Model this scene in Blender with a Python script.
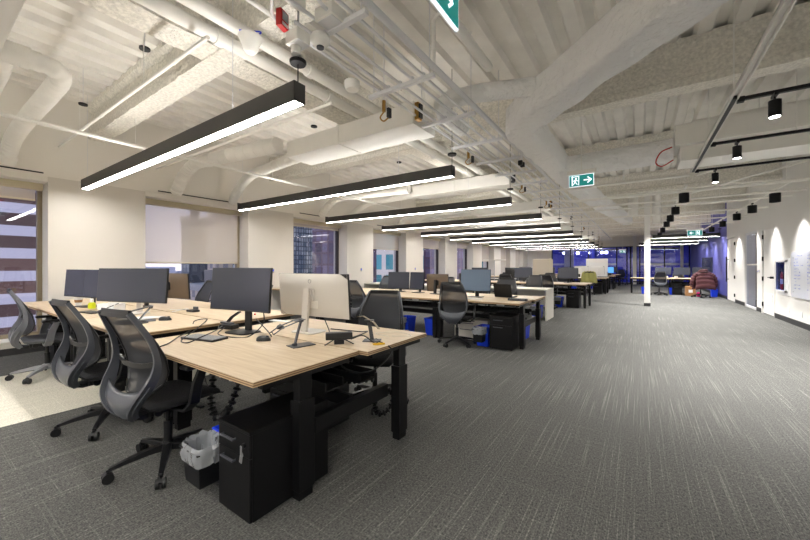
import bpy, math, random
from mathutils import Vector, Matrix, noise
random.seed(7)
R = math.radians
for o in list(bpy.data.objects): bpy.data.objects.remove(o)
S = bpy.context.scene
COL = S.collection
# ------------------------------------------------------------------ camera, world, exposure
cam = bpy.data.objects.new('camera', bpy.data.cameras.new('camera')); COL.objects.link(cam)
cam.location = (0, 0, 1.3); cam.rotation_euler = (R(90), 0, R(34.16))
cam.data.sensor_width = 36; cam.data.lens = 15.324; cam.data.shift_y = -4/810
cam.data.clip_start = .05; cam.data.clip_end = 2000
S.camera = cam
S.view_settings.view_transform = 'Standard'; S.view_settings.look = 'None'
S.view_settings.gamma = 1; S.view_settings.use_curve_mapping = False
S.view_settings.exposure = 1.68
W = bpy.data.worlds.new('sky'); S.world = W; W.use_nodes = True
nt = W.node_tree; nt.nodes.clear()
wo = nt.nodes.new('ShaderNodeOutputWorld'); wb = nt.nodes.new('ShaderNodeBackground')
tc = nt.nodes.new('ShaderNodeTexCoord'); sx = nt.nodes.new('ShaderNodeSeparateXYZ'); cr = nt.nodes.new('ShaderNodeValToRGB')
cr.color_ramp.elements[0].position = 0.0; cr.color_ramp.elements[0].color = (.78, .70, .74, 1)
cr.color_ramp.elements[1].position = .55; cr.color_ramp.elements[1].color = (.50, .58, .78, 1)
nt.links.new(tc.outputs['Generated'], sx.inputs[0]); nt.links.new(sx.outputs['Z'], cr.inputs[0])
nt.links.new(cr.outputs[0], wb.inputs[0]); nt.links.new(wb.outputs[0], wo.inputs[0])
wb.inputs[1].default_value = .66
LAMP = 16.5          # radiance of the pendant diffusers
UPL = 6.2            # radiance of their upward side

# ------------------------------------------------------------------ materials
def mat(name, col, rough=.6, metal=0, emit=0, bump=0, bscale=60, var=0, vscale=8, alpha=1, spec=None, bdist=.02):
    m = bpy.data.materials.new(name); m.use_nodes = True
    n = m.node_tree; b = n.nodes['Principled BSDF']
    c = tuple(((x/255)/12.92 if x/255 <= .04045 else ((x/255+.055)/1.055)**2.4) for x in col)
    b.inputs['Base Color'].default_value = (*c, 1)
    b.inputs['Roughness'].default_value = rough; b.inputs['Metallic'].default_value = metal
    if spec is not None: b.inputs['Specular IOR Level'].default_value = spec
    if emit:
        b.inputs['Emission Color'].default_value = (*c, 1); b.inputs['Emission Strength'].default_value = emit
    g = n.nodes.new('ShaderNodeNewGeometry')
    if var:
        t = n.nodes.new('ShaderNodeTexNoise'); t.inputs['Scale'].default_value = vscale; t.inputs['Detail'].default_value = 4
        n.links.new(g.outputs['Position'], t.inputs['Vector'])
        mx = n.nodes.new('ShaderNodeMapRange'); mx.inputs['From Min'].default_value = .3; mx.inputs['From Max'].default_value = .7
        mx.inputs['To Min'].default_value = 1-var; mx.inputs['To Max'].default_value = 1+var*.5
        n.links.new(t.outputs['Fac'], mx.inputs['Value'])
        ml = n.nodes.new('ShaderNodeVectorMath'); ml.operation = 'SCALE'; ml.inputs[0].default_value = c
        n.links.new(mx.outputs[0], ml.inputs['Scale']); n.links.new(ml.outputs[0], b.inputs['Base Color'])
    if bump:
        t2 = n.nodes.new('ShaderNodeTexNoise'); t2.inputs['Scale'].default_value = bscale; t2.inputs['Detail'].default_value = 5
        n.links.new(g.outputs['Position'], t2.inputs['Vector'])
        bp = n.nodes.new('ShaderNodeBump'); bp.inputs['Strength'].default_value = bump; bp.inputs['Distance'].default_value = bdist
        n.links.new(t2.outputs['Fac'], bp.inputs['Height']); n.links.new(bp.outputs[0], b.inputs['Normal'])
    if alpha < 1: b.inputs['Alpha'].default_value = alpha
    return m
def lin(c): return tuple(((x/255)/12.92 if x/255 <= .04045 else ((x/255+.055)/1.055)**2.4) for x in c)+(1,)

M = {}
M['white'] = mat('white_paint', (234, 230, 222), .7, bump=.05, bscale=90)
M['wallw'] = mat('wall_paint_white', (232, 230, 226), .65, bump=.04, bscale=120)
M['pier'] = mat('pier_paint', (214, 209, 201), .7, bump=.04, bscale=120)
M['reveal'] = mat('reveal_paint', (235, 235, 236), .6)
M['deck'] = mat('painted_steel_deck', (240, 237, 230), .6, var=.08, vscale=3)
M['fire'] = mat('fireproofing_spray', (238, 234, 224), .95, bump=1, bscale=38, var=.2, vscale=30)
M['pipe'] = mat('painted_pipe', (240, 238, 232), .45)
M['conduit'] = mat('painted_conduit', (222, 222, 224), .4)
M['duct'] = mat('painted_sheet_duct', (238, 236, 230), .5, var=.03, vscale=5)
M['wrap'] = mat('duct_insulation_wrap', (240, 240, 239), .5, bump=.9, bscale=11, bdist=.07)
M['black'] = mat('black_powder_coat', (13, 13, 15), .45, spec=.3)
M['ltblack'] = mat('black_aluminium', (64, 63, 62), .5)
M['plastic'] = mat('black_plastic', (17, 18, 21), .4)
M['grey_plastic'] = mat('grey_plastic', (76, 79, 86), .3)
M['mid_plastic'] = mat('mid_grey_plastic', (108, 110, 116), .3)
M['silver_plastic'] = mat('silver_plastic', (150, 152, 156), .35)
M['fabric'] = mat('black_seat_fabric', (25, 26, 30), .9, bump=.3, bscale=400)
M['lgfabric'] = mat('grey_seat_fabric', (95, 97, 104), .9, bump=.3, bscale=400)
M['screen'] = mat('dark_glossy_screen', (56, 60, 72), .22)
M['screen_blue'] = mat('blue_grey_screen', (92, 112, 135), .25)
M['mon_white'] = mat('silver_white_monitor_shell', (205, 200, 192), .4)
M['mon_brown'] = mat('brown_grey_monitor_shell', (98, 84, 70), .5)
M['steel'] = mat('brushed_steel', (185, 186, 190), .3, metal=.8)
M['blue'] = mat('blue_recycling_plastic', (24, 70, 240), .4)
M['bluewall'] = mat('cobalt_wall_paint', (44, 54, 178), .55)
M['purplewall'] = mat('violet_blue_wall_paint', (82, 84, 160), .55)
M['laminate'] = mat('white_laminate', (222, 218, 208), .5)
M['red'] = mat('red_enamel', (190, 28, 26), .35)
M['brass'] = mat('brass_fitting', (170, 130, 60), .35, metal=.7)
M['yellow'] = mat('yellow_plastic', (238, 190, 40), .45)
M['lime'] = mat('lime_yellow_plastic', (215, 225, 30), .4)
M['paper'] = mat('white_paper', (236, 236, 236), .8)
M['cardboard'] = mat('brown_cardboard', (160, 118, 75), .85)
M['pink'] = mat('magenta_plastic', (225, 30, 130), .5)
M['jacket'] = mat('maroon_quilted_nylon', (80, 38, 44), .6, bump=.3, bscale=14)
M['olive'] = mat('olive_yellow_cloth', (172, 168, 100), .8)
M['bronze'] = mat('bronze_window_frame', (140, 128, 105), .5)
M['dkframe'] = mat('dark_window_frame', (50, 42, 42), .5)
M['cassette'] = mat('beige_blind_cassette', (196, 186, 160), .6)
M['tan'] = mat('tan_fabric_panel', (208, 198, 182), .9, bump=.2, bscale=200)
M['skirting'] = mat('charcoal_vinyl_skirting', (45, 45, 47), .6)
M['exitg'] = mat('teal_exit_green', (12, 125, 120), .4, emit=.22)
M['exitw'] = mat('lit_white_pictogram', (240, 250, 255), .4, emit=.35)
M['lamp'] = mat('lit_diffuser', (255, 251, 246), .5, emit=LAMP)
M['uplamp'] = mat('lit_upper_diffuser', (255, 251, 246), .5, emit=UPL)
M['spot'] = mat('lit_spot_lens', (255, 250, 245), .5, emit=14)
M['dimspot'] = mat('dim_spot_lens', (255, 250, 245), .5, emit=.25)
M['screen_on'] = mat('lit_blue_screen', (70, 130, 190), .3, emit=.6)

def wood():
    m = bpy.data.materials.new('pale_oak_laminate'); m.use_nodes = True; n = m.node_tree; b = n.nodes['Principled BSDF']
    g = n.nodes.new('ShaderNodeNewGeometry'); mp = n.nodes.new('ShaderNodeMapping'); mp.inputs['Scale'].default_value = (1.5, 22, 10)
    t = n.nodes.new('ShaderNodeTexNoise'); t.inputs['Scale'].default_value = 2.2; t.inputs['Detail'].default_value = 7; t.inputs['Distortion'].default_value = .6
    r = n.nodes.new('ShaderNodeValToRGB'); r.color_ramp.elements[0].position = .3; r.color_ramp.elements[0].color = lin((194, 171, 140))
    r.color_ramp.elements[1].position = .7; r.color_ramp.elements[1].color = lin((214, 196, 168))
    n.links.new(g.outputs['Position'], mp.inputs[0]); n.links.new(mp.outputs[0], t.inputs['Vector']); n.links.new(t.outputs['Fac'], r.inputs[0])
    n.links.new(r.outputs[0], b.inputs['Base Color']); b.inputs['Roughness'].default_value = .42
    return m
M['wood'] = wood()
def plyedge():
    m = bpy.data.materials.new('striped_ply_edge'); m.use_nodes = True; n = m.node_tree; b = n.nodes['Principled BSDF']
    g = n.nodes.new('ShaderNodeNewGeometry'); s = n.nodes.new('ShaderNodeSeparateXYZ'); n.links.new(g.outputs['Position'], s.inputs[0])
    a = n.nodes.new('ShaderNodeMath'); a.operation = 'MULTIPLY'; a.inputs[1].default_value = 2*math.pi/.0125
    c = n.nodes.new('ShaderNodeMath'); c.operation = 'SINE'; n.links.new(s.outputs['Z'], a.inputs[0]); n.links.new(a.outputs[0], c.inputs[0])
    r = n.nodes.new('ShaderNodeValToRGB'); r.color_ramp.elements[0].color = lin((132, 106, 78)); r.color_ramp.elements[1].color = lin((206, 176, 138))
    n.links.new(c.outputs[0], r.inputs[0]); n.links.new(r.outputs[0], b.inputs['Base Color']); b.inputs['Roughness'].default_value = .6
    return m
M['ply'] = plyedge()
def carpet(name, dark, mid, light, q=.5):
    m = bpy.data.materials.new(name); m.use_nodes = True; n = m.node_tree; b = n.nodes['Principled BSDF']
    g = n.nodes.new('ShaderNodeNewGeometry')
    def nz(sc, d=3):
        mp = n.nodes.new('ShaderNodeMapping'); mp.inputs['Scale'].default_value = sc
        t = n.nodes.new('ShaderNodeTexNoise'); t.inputs['Scale'].default_value = 1; t.inputs['Detail'].default_value = d
        n.links.new(g.outputs['Position'], mp.inputs[0]); n.links.new(mp.outputs[0], t.inputs['Vector']); return t.outputs['Fac']
    def mth(op, a, c_=None, v=None):
        k = n.nodes.new('ShaderNodeMath'); k.operation = op; n.links.new(a, k.inputs[0])
        if c_ is not None: n.links.new(c_, k.inputs[1])
        if v is not None: k.inputs[1].default_value = v
        return k.outputs[0]
    def ramp(a, p0, p1):
        k = n.nodes.new('ShaderNodeMapRange'); k.inputs['From Min'].default_value = p0; k.inputs['From Max'].default_value = p1
        n.links.new(a, k.inputs['Value']); return k.outputs[0]
    sy = ramp(nz((120, .9, 1), 2), .56, .70)         # pale threads along Y
    sx_ = ramp(nz((1.0, 120, 1), 2), .60, .74)        # pale threads along X
    wv = ramp(nz((150, 60, 1), 2), .3, .7)           # weave
    wf = ramp(nz((70, 160, 1), 2), .3, .7)
    s1 = mth('MULTIPLY', sy, v=.22); s2 = mth('MULTIPLY', sx_, v=.16)
    base = mth('ADD', mth('MULTIPLY', wv, v=.30), mth('MULTIPLY', wf, v=.26))
    tot = mth('ADD', base, mth('ADD', s1, s2))
    r = n.nodes.new('ShaderNodeValToRGB'); r.color_ramp.elements[0].position = .05; r.color_ramp.elements[0].color = lin(dark)
    r.color_ramp.elements[1].position = 1; r.color_ramp.elements[1].color = lin(light)
    e = r.color_ramp.elements.new(.45); e.color = lin(mid)
    n.links.new(tot, r.inputs[0]); n.links.new(r.outputs[0], b.inputs['Base Color']); b.inputs['Roughness'].default_value = .95
    b.inputs['Specular IOR Level'].default_value = .1
    bp = n.nodes.new('ShaderNodeBump'); bp.inputs['Strength'].default_value = .5; bp.inputs['Distance'].default_value = .004
    n.links.new(base, bp.inputs['Height']); n.links.new(bp.outputs[0], b.inputs['Normal'])
    return m
M['carpet'] = carpet('grey_woven_carpet', (57, 58, 59), (114, 114, 111), (190, 187, 179))
M['pale_band'] = carpet('pale_floor_band', (178, 175, 163), (232, 228, 214), (250, 247, 236))
def see(name, col, tr, rough=.5, transl=False):
    m = bpy.data.materials.new(name); m.use_nodes = True; n = m.node_tree; n.nodes.clear()
    o = n.nodes.new('ShaderNodeOutputMaterial'); mx = n.nodes.new('ShaderNodeMixShader'); t = n.nodes.new('ShaderNodeBsdfTransparent')
    if transl:
        a = n.nodes.new('ShaderNodeMixShader'); a.inputs[0].default_value = .5
        d1 = n.nodes.new('ShaderNodeBsdfDiffuse'); d2 = n.nodes.new('ShaderNodeBsdfTranslucent'); d1.inputs[0].default_value = lin(col); d2.inputs[0].default_value = lin(col)
        n.links.new(d1.outputs[0], a.inputs[1]); n.links.new(d2.outputs[0], a.inputs[2]); src = a.outputs[0]
    else:
        a = n.nodes.new('ShaderNodeBsdfPrincipled'); a.inputs['Base Color'].default_value = lin(col); a.inputs['Roughness'].default_value = rough; src = a.outputs[0]
    mx.inputs[0].default_value = tr
    n.links.new(src, mx.inputs[1]); n.links.new(t.outputs[0], mx.inputs[2]); n.links.new(mx.outputs[0], o.inputs[0])
    return m
M['mesh'] = see('black_mesh_fabric', (46, 48, 53), .13, .8)
M['gmesh'] = see('grey_mesh_fabric', (84, 86, 90), .18, .8)
M['bag'] = see('clear_plastic_bag', (215, 220, 226), .58, .22)
M['blind'] = see('cream_screen_fabric', (246, 236, 218), .50, transl=True)
def glass(name, refl, tint=(255, 255, 255)):
    m = bpy.data.materials.new(name); m.use_nodes = True; n = m.node_tree; n.nodes.clear()
    o = n.nodes.new('ShaderNodeOutputMaterial'); mx = n.nodes.new('ShaderNodeMixShader'); t = n.nodes.new('ShaderNodeBsdfTransparent'); g = n.nodes.new('ShaderNodeBsdfGlossy')
    t.inputs[0].default_value = lin(tint); g.inputs['Roughness'].default_value = .02; mx.inputs[0].default_value = refl
    n.links.new(t.outputs[0], mx.inputs[1]); n.links.new(g.outputs[0], mx.inputs[2]); n.links.new(mx.outputs[0], o.inputs[0])
    return m
M['glass'] = glass('window_glass', .05, (238, 240, 246))
M['pglass'] = glass('partition_glass', .10, (215, 220, 245))
def facade(name, wall, pane, lit, sx_, sz, mort=.02, bias=0, axis='Y', emit=.0):
    m = bpy.data.materials.new(name); m.use_nodes = True; n = m.node_tree; b = n.nodes['Principled BSDF']
    g = n.nodes.new('ShaderNodeTexCoord'); s = n.nodes.new('ShaderNodeSeparateXYZ'); c = n.nodes.new('ShaderNodeCombineXYZ')
    ad = n.nodes.new('ShaderNodeMath'); ad.operation = 'ADD'
    n.links.new(g.outputs['Object'], s.inputs[0]); n.links.new(s.outputs['X'], ad.inputs[0]); n.links.new(s.outputs['Y'], ad.inputs[1])
    n.links.new(ad.outputs[0], c.inputs[0]); n.links.new(s.outputs['Z'], c.inputs[1])
    t = n.nodes.new('ShaderNodeTexBrick'); t.offset = 0; t.inputs['Scale'].default_value = 1; t.inputs['Brick Width'].default_value = sx_; t.inputs['Row Height'].default_value = sz
    t.inputs['Mortar Size'].default_value = mort; t.inputs['Mortar Smooth'].default_value = 0; t.inputs['Bias'].default_value = bias
    t.inputs['Color1'].default_value = lin(pane); t.inputs['Color2'].default_value = lin(lit); t.inputs['Mortar'].default_value = lin(wall)
    n.links.new(c.outputs[0], t.inputs['Vector']); n.links.new(t.outputs['Color'], b.inputs['Base Color']); b.inputs['Roughness'].default_value = .45
    return m

# ------------------------------------------------------------------ mesh building
class MB:
    def __init__(s): s.v = []; s.f = []
    def add(s, vs, fs):
        k = len(s.v); s.v += [tuple(v) for v in vs]; s.f += [tuple(i+k for i in f) for f in fs]; return s
    def box(s, c, d, rz=0, rx=0, ry=0):
        m = Matrix.Rotation(rz, 3, 'Z') @ Matrix.Rotation(ry, 3, 'Y') @ Matrix.Rotation(rx, 3, 'X'); c = Vector(c)
        vs = [c + m @ Vector((x*d[0]/2, y*d[1]/2, z*d[2]/2)) for x in (-1, 1) for y in (-1, 1) for z in (-1, 1)]
        return s.add(vs, [(0, 1, 3, 2), (4, 6, 7, 5), (0, 4, 5, 1), (2, 3, 7, 6), (0, 2, 6, 4), (1, 5, 7, 3)])
    def b2(s, x0, x1, y0, y1, z0, z1): return s.box(((x0+x1)/2, (y0+y1)/2, (z0+z1)/2), (abs(x1-x0), abs(y1-y0), abs(z1-z0)))
    def tube(s, pts, r, n=8, cap=True):
        pts = [Vector(p) for p in pts]; N = len(pts); rr = r if isinstance(r, (list, tuple)) else [r]*N
        vs = []; up = None
        for i, p in enumerate(pts):
            d = (pts[min(i+1, N-1)] - pts[max(i-1, 0)]).normalized()
            if up is None:
                a = Vector((0, 0, 1)) if abs(d.z) < .9 else Vector((1, 0, 0)); up = (a - d*a.dot(d)).normalized()
            else:
                up = (up - d*up.dot(d)).normalized()
            sd = d.cross(up)
            for k in range(n):
                t = 2*math.pi*k/n; vs.append(p + (up*math.cos(t) + sd*math.sin(t))*rr[i])
        fs = [(i*n+k, i*n+(k+1) % n, (i+1)*n+(k+1) % n, (i+1)*n+k) for i in range(N-1) for k in range(n)]
        if cap: fs += [tuple(range(n-1, -1, -1)), tuple((N-1)*n+k for k in range(n))]
        return s.add(vs, fs)
    def cyl(s, p0, p1, r0, r1=None, n=16): return s.tube([p0, p1], [r0, r1 if r1 is not None else r0], n)
    def lathe(s, prof, c=(0, 0, 0), n=20, ax='Z'):
        c = Vector(c); vs = []
        for r, z in prof:
            for k in range(n):
                t = 2*math.pi*k/n; x, y = r*math.cos(t), r*math.sin(t)
                vs.append(c + (Vector((x, y, z)) if ax == 'Z' else Vector((z, x, y)) if ax == 'X' else Vector((x, z, y))))
        P = len(prof)
        fs = [(i*n+k, i*n+(k+1) % n, (i+1)*n+(k+1) % n, (i+1)*n+k) for i in range(P-1) for k in range(n)]
        fs += [tuple(range(n)), tuple((P-1)*n+k for k in range(n-1, -1, -1))]
        return s.add(vs, fs)
    def grid(s, nu, nv, fn):
        vs = [fn(i/(nu-1), j/(nv-1)) for j in range(nv) for i in range(nu)]
        return s.add(vs, [(j*nu+i, j*nu+i+1, (j+1)*nu+i+1, (j+1)*nu+i) for j in range(nv-1) for i in range(nu-1)])
    def ribbon(s, pts, side, w, t):
        """bar of rectangular section along pts; side = vector(s) of its width, w width(s), t thickness(es)"""
        N = len(pts); pts = [Vector(p) for p in pts]; vs = []
        for i, p in enumerate(pts):
            d = (pts[min(i+1, N-1)] - pts[max(i-1, 0)]).normalized()
            sd = Vector(side[i] if isinstance(side, list) else side); sd = (sd - d*sd.dot(d)).normalized(); nn = d.cross(sd)
            ww = (w[i] if isinstance(w, (list, tuple)) else w)/2; tt = (t[i] if isinstance(t, (list, tuple)) else t)/2
            vs += [p+sd*ww+nn*tt, p-sd*ww+nn*tt, p-sd*ww-nn*tt, p+sd*ww-nn*tt]
        fs = [(i*4+k, i*4+(k+1) % 4, (i+1)*4+(k+1) % 4, (i+1)*4+k) for i in range(N-1) for k in range(4)] + [(3, 2, 1, 0), tuple((N-1)*4+k for k in range(4))]
        return s.add(vs, fs)
    def build(s, name, m, parent=None, smooth=False, bevel=0, solid=0, label=None):
        me = bpy.data.meshes.new(name); me.from_pydata(s.v, [], s.f); me.validate()
        me.materials.append(M[m] if isinstance(m, str) else m)
        import bmesh
        bm = bmesh.new(); bm.from_mesh(me); bmesh.ops.recalc_face_normals(bm, faces=bm.faces); bm.to_mesh(me); bm.free()
        if smooth:
            for p in me.polygons: p.use_smooth = True
            me.set_sharp_from_angle(angle=R(40))
        o = bpy.data.objects.new(name, me); COL.objects.link(o)
        if solid:
            q = o.modifiers.new('solid', 'SOLIDIFY'); q.thickness = solid; q.offset = 0
        if bevel:
            q = o.modifiers.new('bevel', 'BEVEL'); q.width = bevel; q.segments = 2; q.limit_method = 'ANGLE'
        if parent: o.parent = parent
        if label: o['label'] = label
        return o
def tag(o, label, cat, group=None, kind=None):
    o['label'] = label; o['category'] = cat
    if group: o['group'] = group
    if kind: o['kind'] = kind
    return o
def thing(name, label, cat, loc=(0, 0, 0), rz=0, group=None):
    o = bpy.data.objects.new(name, None); o.empty_display_size = .1; COL.objects.link(o); o.location = loc; o.rotation_euler = (0, 0, rz)
    return tag(o, label, cat, group)
def struct(name, mb, m, parent=None, **k):
    o = mb.build(name, m, parent, **k)
    if not parent: o['kind'] = 'structure'
    return o
def dup(root, loc, rz, label, group=None):
    def rec(o, par):
        c = o.copy(); COL.objects.link(c)
        if par: c.parent = par
        for ch in kids.get(o, []): rec(ch, c)
        return c
    kids = {}
    for o in root.children_recursive: kids.setdefault(o.parent, []).append(o)
    c = rec(root, None); c.location = loc; c.rotation_euler = (0, 0, rz); c['label'] = label
    if group: c['group'] = group
    return c
def cat_curve(pts, n=8):
    P = [Vector(p) for p in pts]; P = [P[0]*2-P[1]] + P + [P[-1]*2-P[-2]]; out = []
    for i in range(1, len(P)-2):
        a, b, c, d = P[i-1:i+3]
        for k in range(n):
            t = k/n; out.append(.5*((2*b)+(c-a)*t+(2*a-5*b+4*c-d)*t*t+(3*b-a-3*c+d)*t**3))
    out.append(P[-2]); return out
def interp(tab, t):
    for i in range(len(tab)-1):
        if t <= tab[i+1][0] or i == len(tab)-2:
            a, b = tab[i], tab[i+1]; k = (t-a[0])/(b[0]-a[0]); return [a[j]+(b[j]-a[j])*k for j in range(1, len(a))]

# ------------------------------------------------------------------ the room
XW, XR, YB, YF, ZD = -7.55, 2.84, -3.6, 29.7, 3.95
XG = -7.97
fl = struct('floor', MB().b2(-9, 8, YB-.2, 34, -.12, 0), 'carpet')
struct('floor', MB().b2(-6.2, -4.25, YB, 2.35, 0.0003, .003), 'pale_band')  # band of floor in a paler colour, running alongside the windows
# fluted steel deck
vs = []; x = -8.6; prof = []
while x < 8.2:
    prof += [(x, ZD), (x+.13, ZD), (x+.165, ZD+.075), (x+.27, ZD+.075)]; x += .305
mbd = MB(); n = len(prof)
ys = [YB-.2, 34]
for y in ys: vs += [(p[0], y, p[1]) for p in prof]
mbd.add(vs, [(i, i+1, n+i+1, n+i) for i in range(n-1)])
struct('ceiling', mbd, 'deck')
struct('ceiling', MB().b2(-8.6, 8.2, YB-.2, 34, ZD+.1, ZD+.2), 'deck')
# left window wall: piers, upper band, low band
PY0, PP, PW = 1.31, 3.30, 1.27
w_up = MB().b2(XW-.6, XW, YB, YF, 2.68, ZD+.08)
w_up.b2(XW-.6, XW-.02, YB, YF, 2.60, 2.68)
struct('wall_left', w_up, 'white')
low = MB().b2(XW-.55, XW-.02, YB, YF, 0, .16); struct('wall_left', low, 'white')
struct('trim_1', MB().b2(XW-.5, XW+.01, YB, YF, .16, .20), 'laminate', bevel=.004)
struct('baseboard_left', MB().b2(XW-.02, XW-.005, YB, YF, 0, .1), 'skirting')
for k in range(-2, 9):
    y = PY0+k*PP
    if y+PW < YB: continue
    struct('wall_left', MB().b2(XW-.6, XW, max(y, YB), y+PW, .0, 2.68), 'pier')
blind_z = {-2: 2.3, -1: 2.34, 0: 1.37, 1: 2.42, 2: 1.93, 3: 2.1, 4: 2.25, 5: 1.6, 6: .5, 7: 1.2, 8: .9}
bl_names = {-1: 'the window nearest the camera, striped tower outside', 0: 'the window behind the two dark monitors, half lowered', 1: 'the window with the purple and glassy towers outside, nearly fully raised',
            2: 'the window with the teal facade outside', 3: 'the fifth window from the camera', 4: 'the sixth window from the camera', 5: 'the seventh window from the camera',
            6: 'the eighth window from the camera', 7: 'the ninth window from the camera'}
for k in range(-1, 8):
    y0 = PY0+k*PP+PW; y1 = PY0+(k+1)*PP
    f = MB(); ft = .055
    y0c = max(y0, YB)
    f.b2(XG-.05, XG+.05, y0c, y0c+ft, .2, 2.6); f.b2(XG-.05, XG+.05, y1-ft, y1, .2, 2.6)
    f.b2(XG-.05, XG+.05, y0c, y1, .2, .26); f.b2(XG-.05, XG+.05, y0c, y1, 2.53, 2.6)
    fr = struct('window_%d' % (k+2), f, 'bronze' if k < 1 else 'dkframe')
    MB().b2(XG-.006, XG+.006, y0c+ft, y1-ft, .26, 2.53).build('pane', 'glass', fr)
    t = thing('roller_blind', 'cream roller blind in ' + bl_names[k], 'blind', (XG+.12, (y0c+y1)/2, 2.6), 0, 'roller blinds in the left windows')
    h = (y1-y0c)/2
    MB().b2(-.05, .05, -h+.01, h-.01, -.11, -.0).build('cassette', 'cassette', t, bevel=.005)
    bz = blind_z[k]-2.6
    MB().b2(-.002, .0, -h+.03, h-.09, bz, -.1).build('fabric', 'blind', t)
    MB().b2(-.012, .01, -h+.03, h-.09, bz-.02, bz+.01).build('bottom_rail', 'cassette', t, bevel=.004)
    struct('trim_2', MB().b2(XW-.001, XW+.008, y0c+.2, y1-.05, 2.715, 2.735), 'skirting')
# right wall with doors; z top = deck
def rw(y0, y1, z0=0, z1=ZD+.08, x1=.25): return MB().b2(XR, XR+x1, y0, y1, z0, z1)
struct('wall_right', rw(YB, 12.45), 'wallw'); struct('wall_right', rw(13.55, 14.05), 'wallw')
struct('wall_right', rw(12.45, 13.55, 2.3), 'wallw')
struct('wall_right', rw(14.05, 15.45, 2.35), 'wallw')
struct('wall_right', rw(15.45, 16.75), 'wallw'); struct('wall_right', rw(16.75, 18.2, 2.35), 'wallw')
struct('wall_right', rw(18.2, YF), 'purplewall')
for a, b in ((YB, 12.45), (13.55, 14.05), (15.45, 16.75), (18.2, YF)):
    struct('baseboard_right', MB().b2(XR-.012, XR, a, b, 0, .12), 'skirting')
# closed white door with black lever
d2 = struct('door_2', MB().b2(XR+.02, XR+.07, 12.5, 13.5, .01, 2.28), 'wallw', bevel=.004)
MB().b2(XR+.012, XR+.02, 12.7, 13.3, .25, .55).build('lower_panel', 'reveal', d2, bevel=.005)
for z in (.25, .95, 1.5, 2.1): MB().cyl((XR, 13.49, z-.06), (XR, 13.49, z+.06), .018).build('hinge', 'black', d2)
lv = MB().cyl((XR+.02, 12.62, 1.0), (XR-.05, 12.62, 1.0), .03); lv.box((XR-.05, 12.70, 1.0), (.02, .18, .025)); lv.build('lever_handle', 'black', d2, smooth=True)
t3 = MB(); [t3.b2(XR-.012, XR+.1, a, a+.05, 0, 2.33) for a in (12.42, 13.5)]; t3.b2(XR-.012, XR+.1, 12.42, 13.55, 2.28, 2.33); struct('trim_3', t3, 'wallw')
# white leaf with long pull
d1 = struct('door_1', MB().b2(XR+.01, XR+.07, 16.8, 18.15, .01, 2.33), 'wallw', bevel=.004)
ph = MB().cyl((XR-.06, 17.9, .7), (XR-.06, 17.9, 1.65), .018); [ph.cyl((XR-.06, 17.9, z), (XR+.01, 17.9, z), .012) for z in (.8, 1.55)]; ph.build('pull_handle', 'black', d1)
for z in (.25, .9, 1.5, 2.1): MB().cyl((XR-.01, 16.83, z-.06), (XR-.01, 16.83, z+.06), .02).build('hinge', 'black', d1)
# glass door and meeting room behind it
gd = MB(); gd.b2(XR+.02, XR+.08, 14.05, 14.1, 0, 2.35); gd.b2(XR+.02, XR+.08, 15.4, 15.45, 0, 2.35); gd.b2(XR+.02, XR+.08, 14.05, 15.45, 2.28, 2.35); gd.b2(XR+.02, XR+.08, 14.05, 15.45, 0, .06)
g3 = struct('door_3', gd, 'conduit'); MB().b2(XR+.045, XR+.055, 14.1, 15.4, .06, 2.28).build('pane', 'glass', g3)
MB().b2(XR+.044, XR+.056, 14.1, 15.4, 1.32, 1.36).build('frosted_band', 'laminate', g3)
struct('wall_meeting', MB().b2(XR+3.2, XR+3.3, 11, 21, 0, ZD), 'white')
struct('wall_meeting', MB().b2(XR+.25, XR+3.2, 18.4, 18.5, 0, ZD), 'tan')
struct('wall_back', MB().b2(-8.2, 8, YB-.15, YB, 0, ZD+.08), 'white')

# far end: glazed rooms with cobalt walls
struct('wall_front', MB().b2(-8.2, 8, YF-.05, YF+.15, 2.72, ZD+.1), 'white')
struct('wall_front', MB().b2(-8.2, -5.85, YF-.05, YF+.15, 0, 2.72), 'white')
struct('wall_front', MB().b2(-8.2, 6, YF+3.5, YF+3.6, 0, 3.0), 'bluewall')
for xx in (-3.1, -.45): struct('wall_front', MB().b2(xx-.05, xx+.05, YF+.2, YF+3.5, 0, 3.0), 'bluewall')
struct('wall_front', MB().b2(-5.0, -4.3, YF+.6, YF+.7, 0, 3.0), 'laminate')
struct('ceiling', MB().b2(-8.2, 6, YF+.15, YF+3.6, 3.0, 3.1), 'white')
wf = MB(); mul = (-5.8, -4.45, -3.2, -1.35, -.72, -.5, .05, 1.45, 2.78)
for xx in mul: wf.b2(xx-.035, xx+.035, YF-.03, YF+.03, 0, 2.72)
wf.b2(-5.85, 2.84, YF-.03, YF+.03, 2.66, 2.72); wf.b2(-5.85, 2.84, YF-.03, YF+.03, 0, .06)
ff = struct('window_20', wf, 'black')
for a, b in zip(mul[:-1], mul[1:]): MB().b2(a+.035, b-.035, YF-.006, YF+.006, .06, 2.66).build('pane', 'pglass', ff)
for a, b in ((-5.8, -4.45), (-3.2, -1.35), (.05, 1.45), (1.45, 2.78)):
    MB().b2(a+.04, b-.04, YF+.01, YF+.014, 1.35, 1.5).build('frosted_band', 'laminate', ff)
struct('wall_front', MB().b2(-.35, -.15, YF-.35, YF-.15, 0, ZD), 'wallw')
struct('wall_front', MB().b2(2.3, 2.45, YF-.3, YF-.15, 0, ZD), 'wallw')
cl = struct('wall_column', MB().b2(.14, .30, 13.64, 13.80, .1, ZD), 'wallw', bevel=.006)
MB().b2(.13, .31, 13.63, 13.81, 0, .1).build('base_collar', 'skirting', cl)
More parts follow.
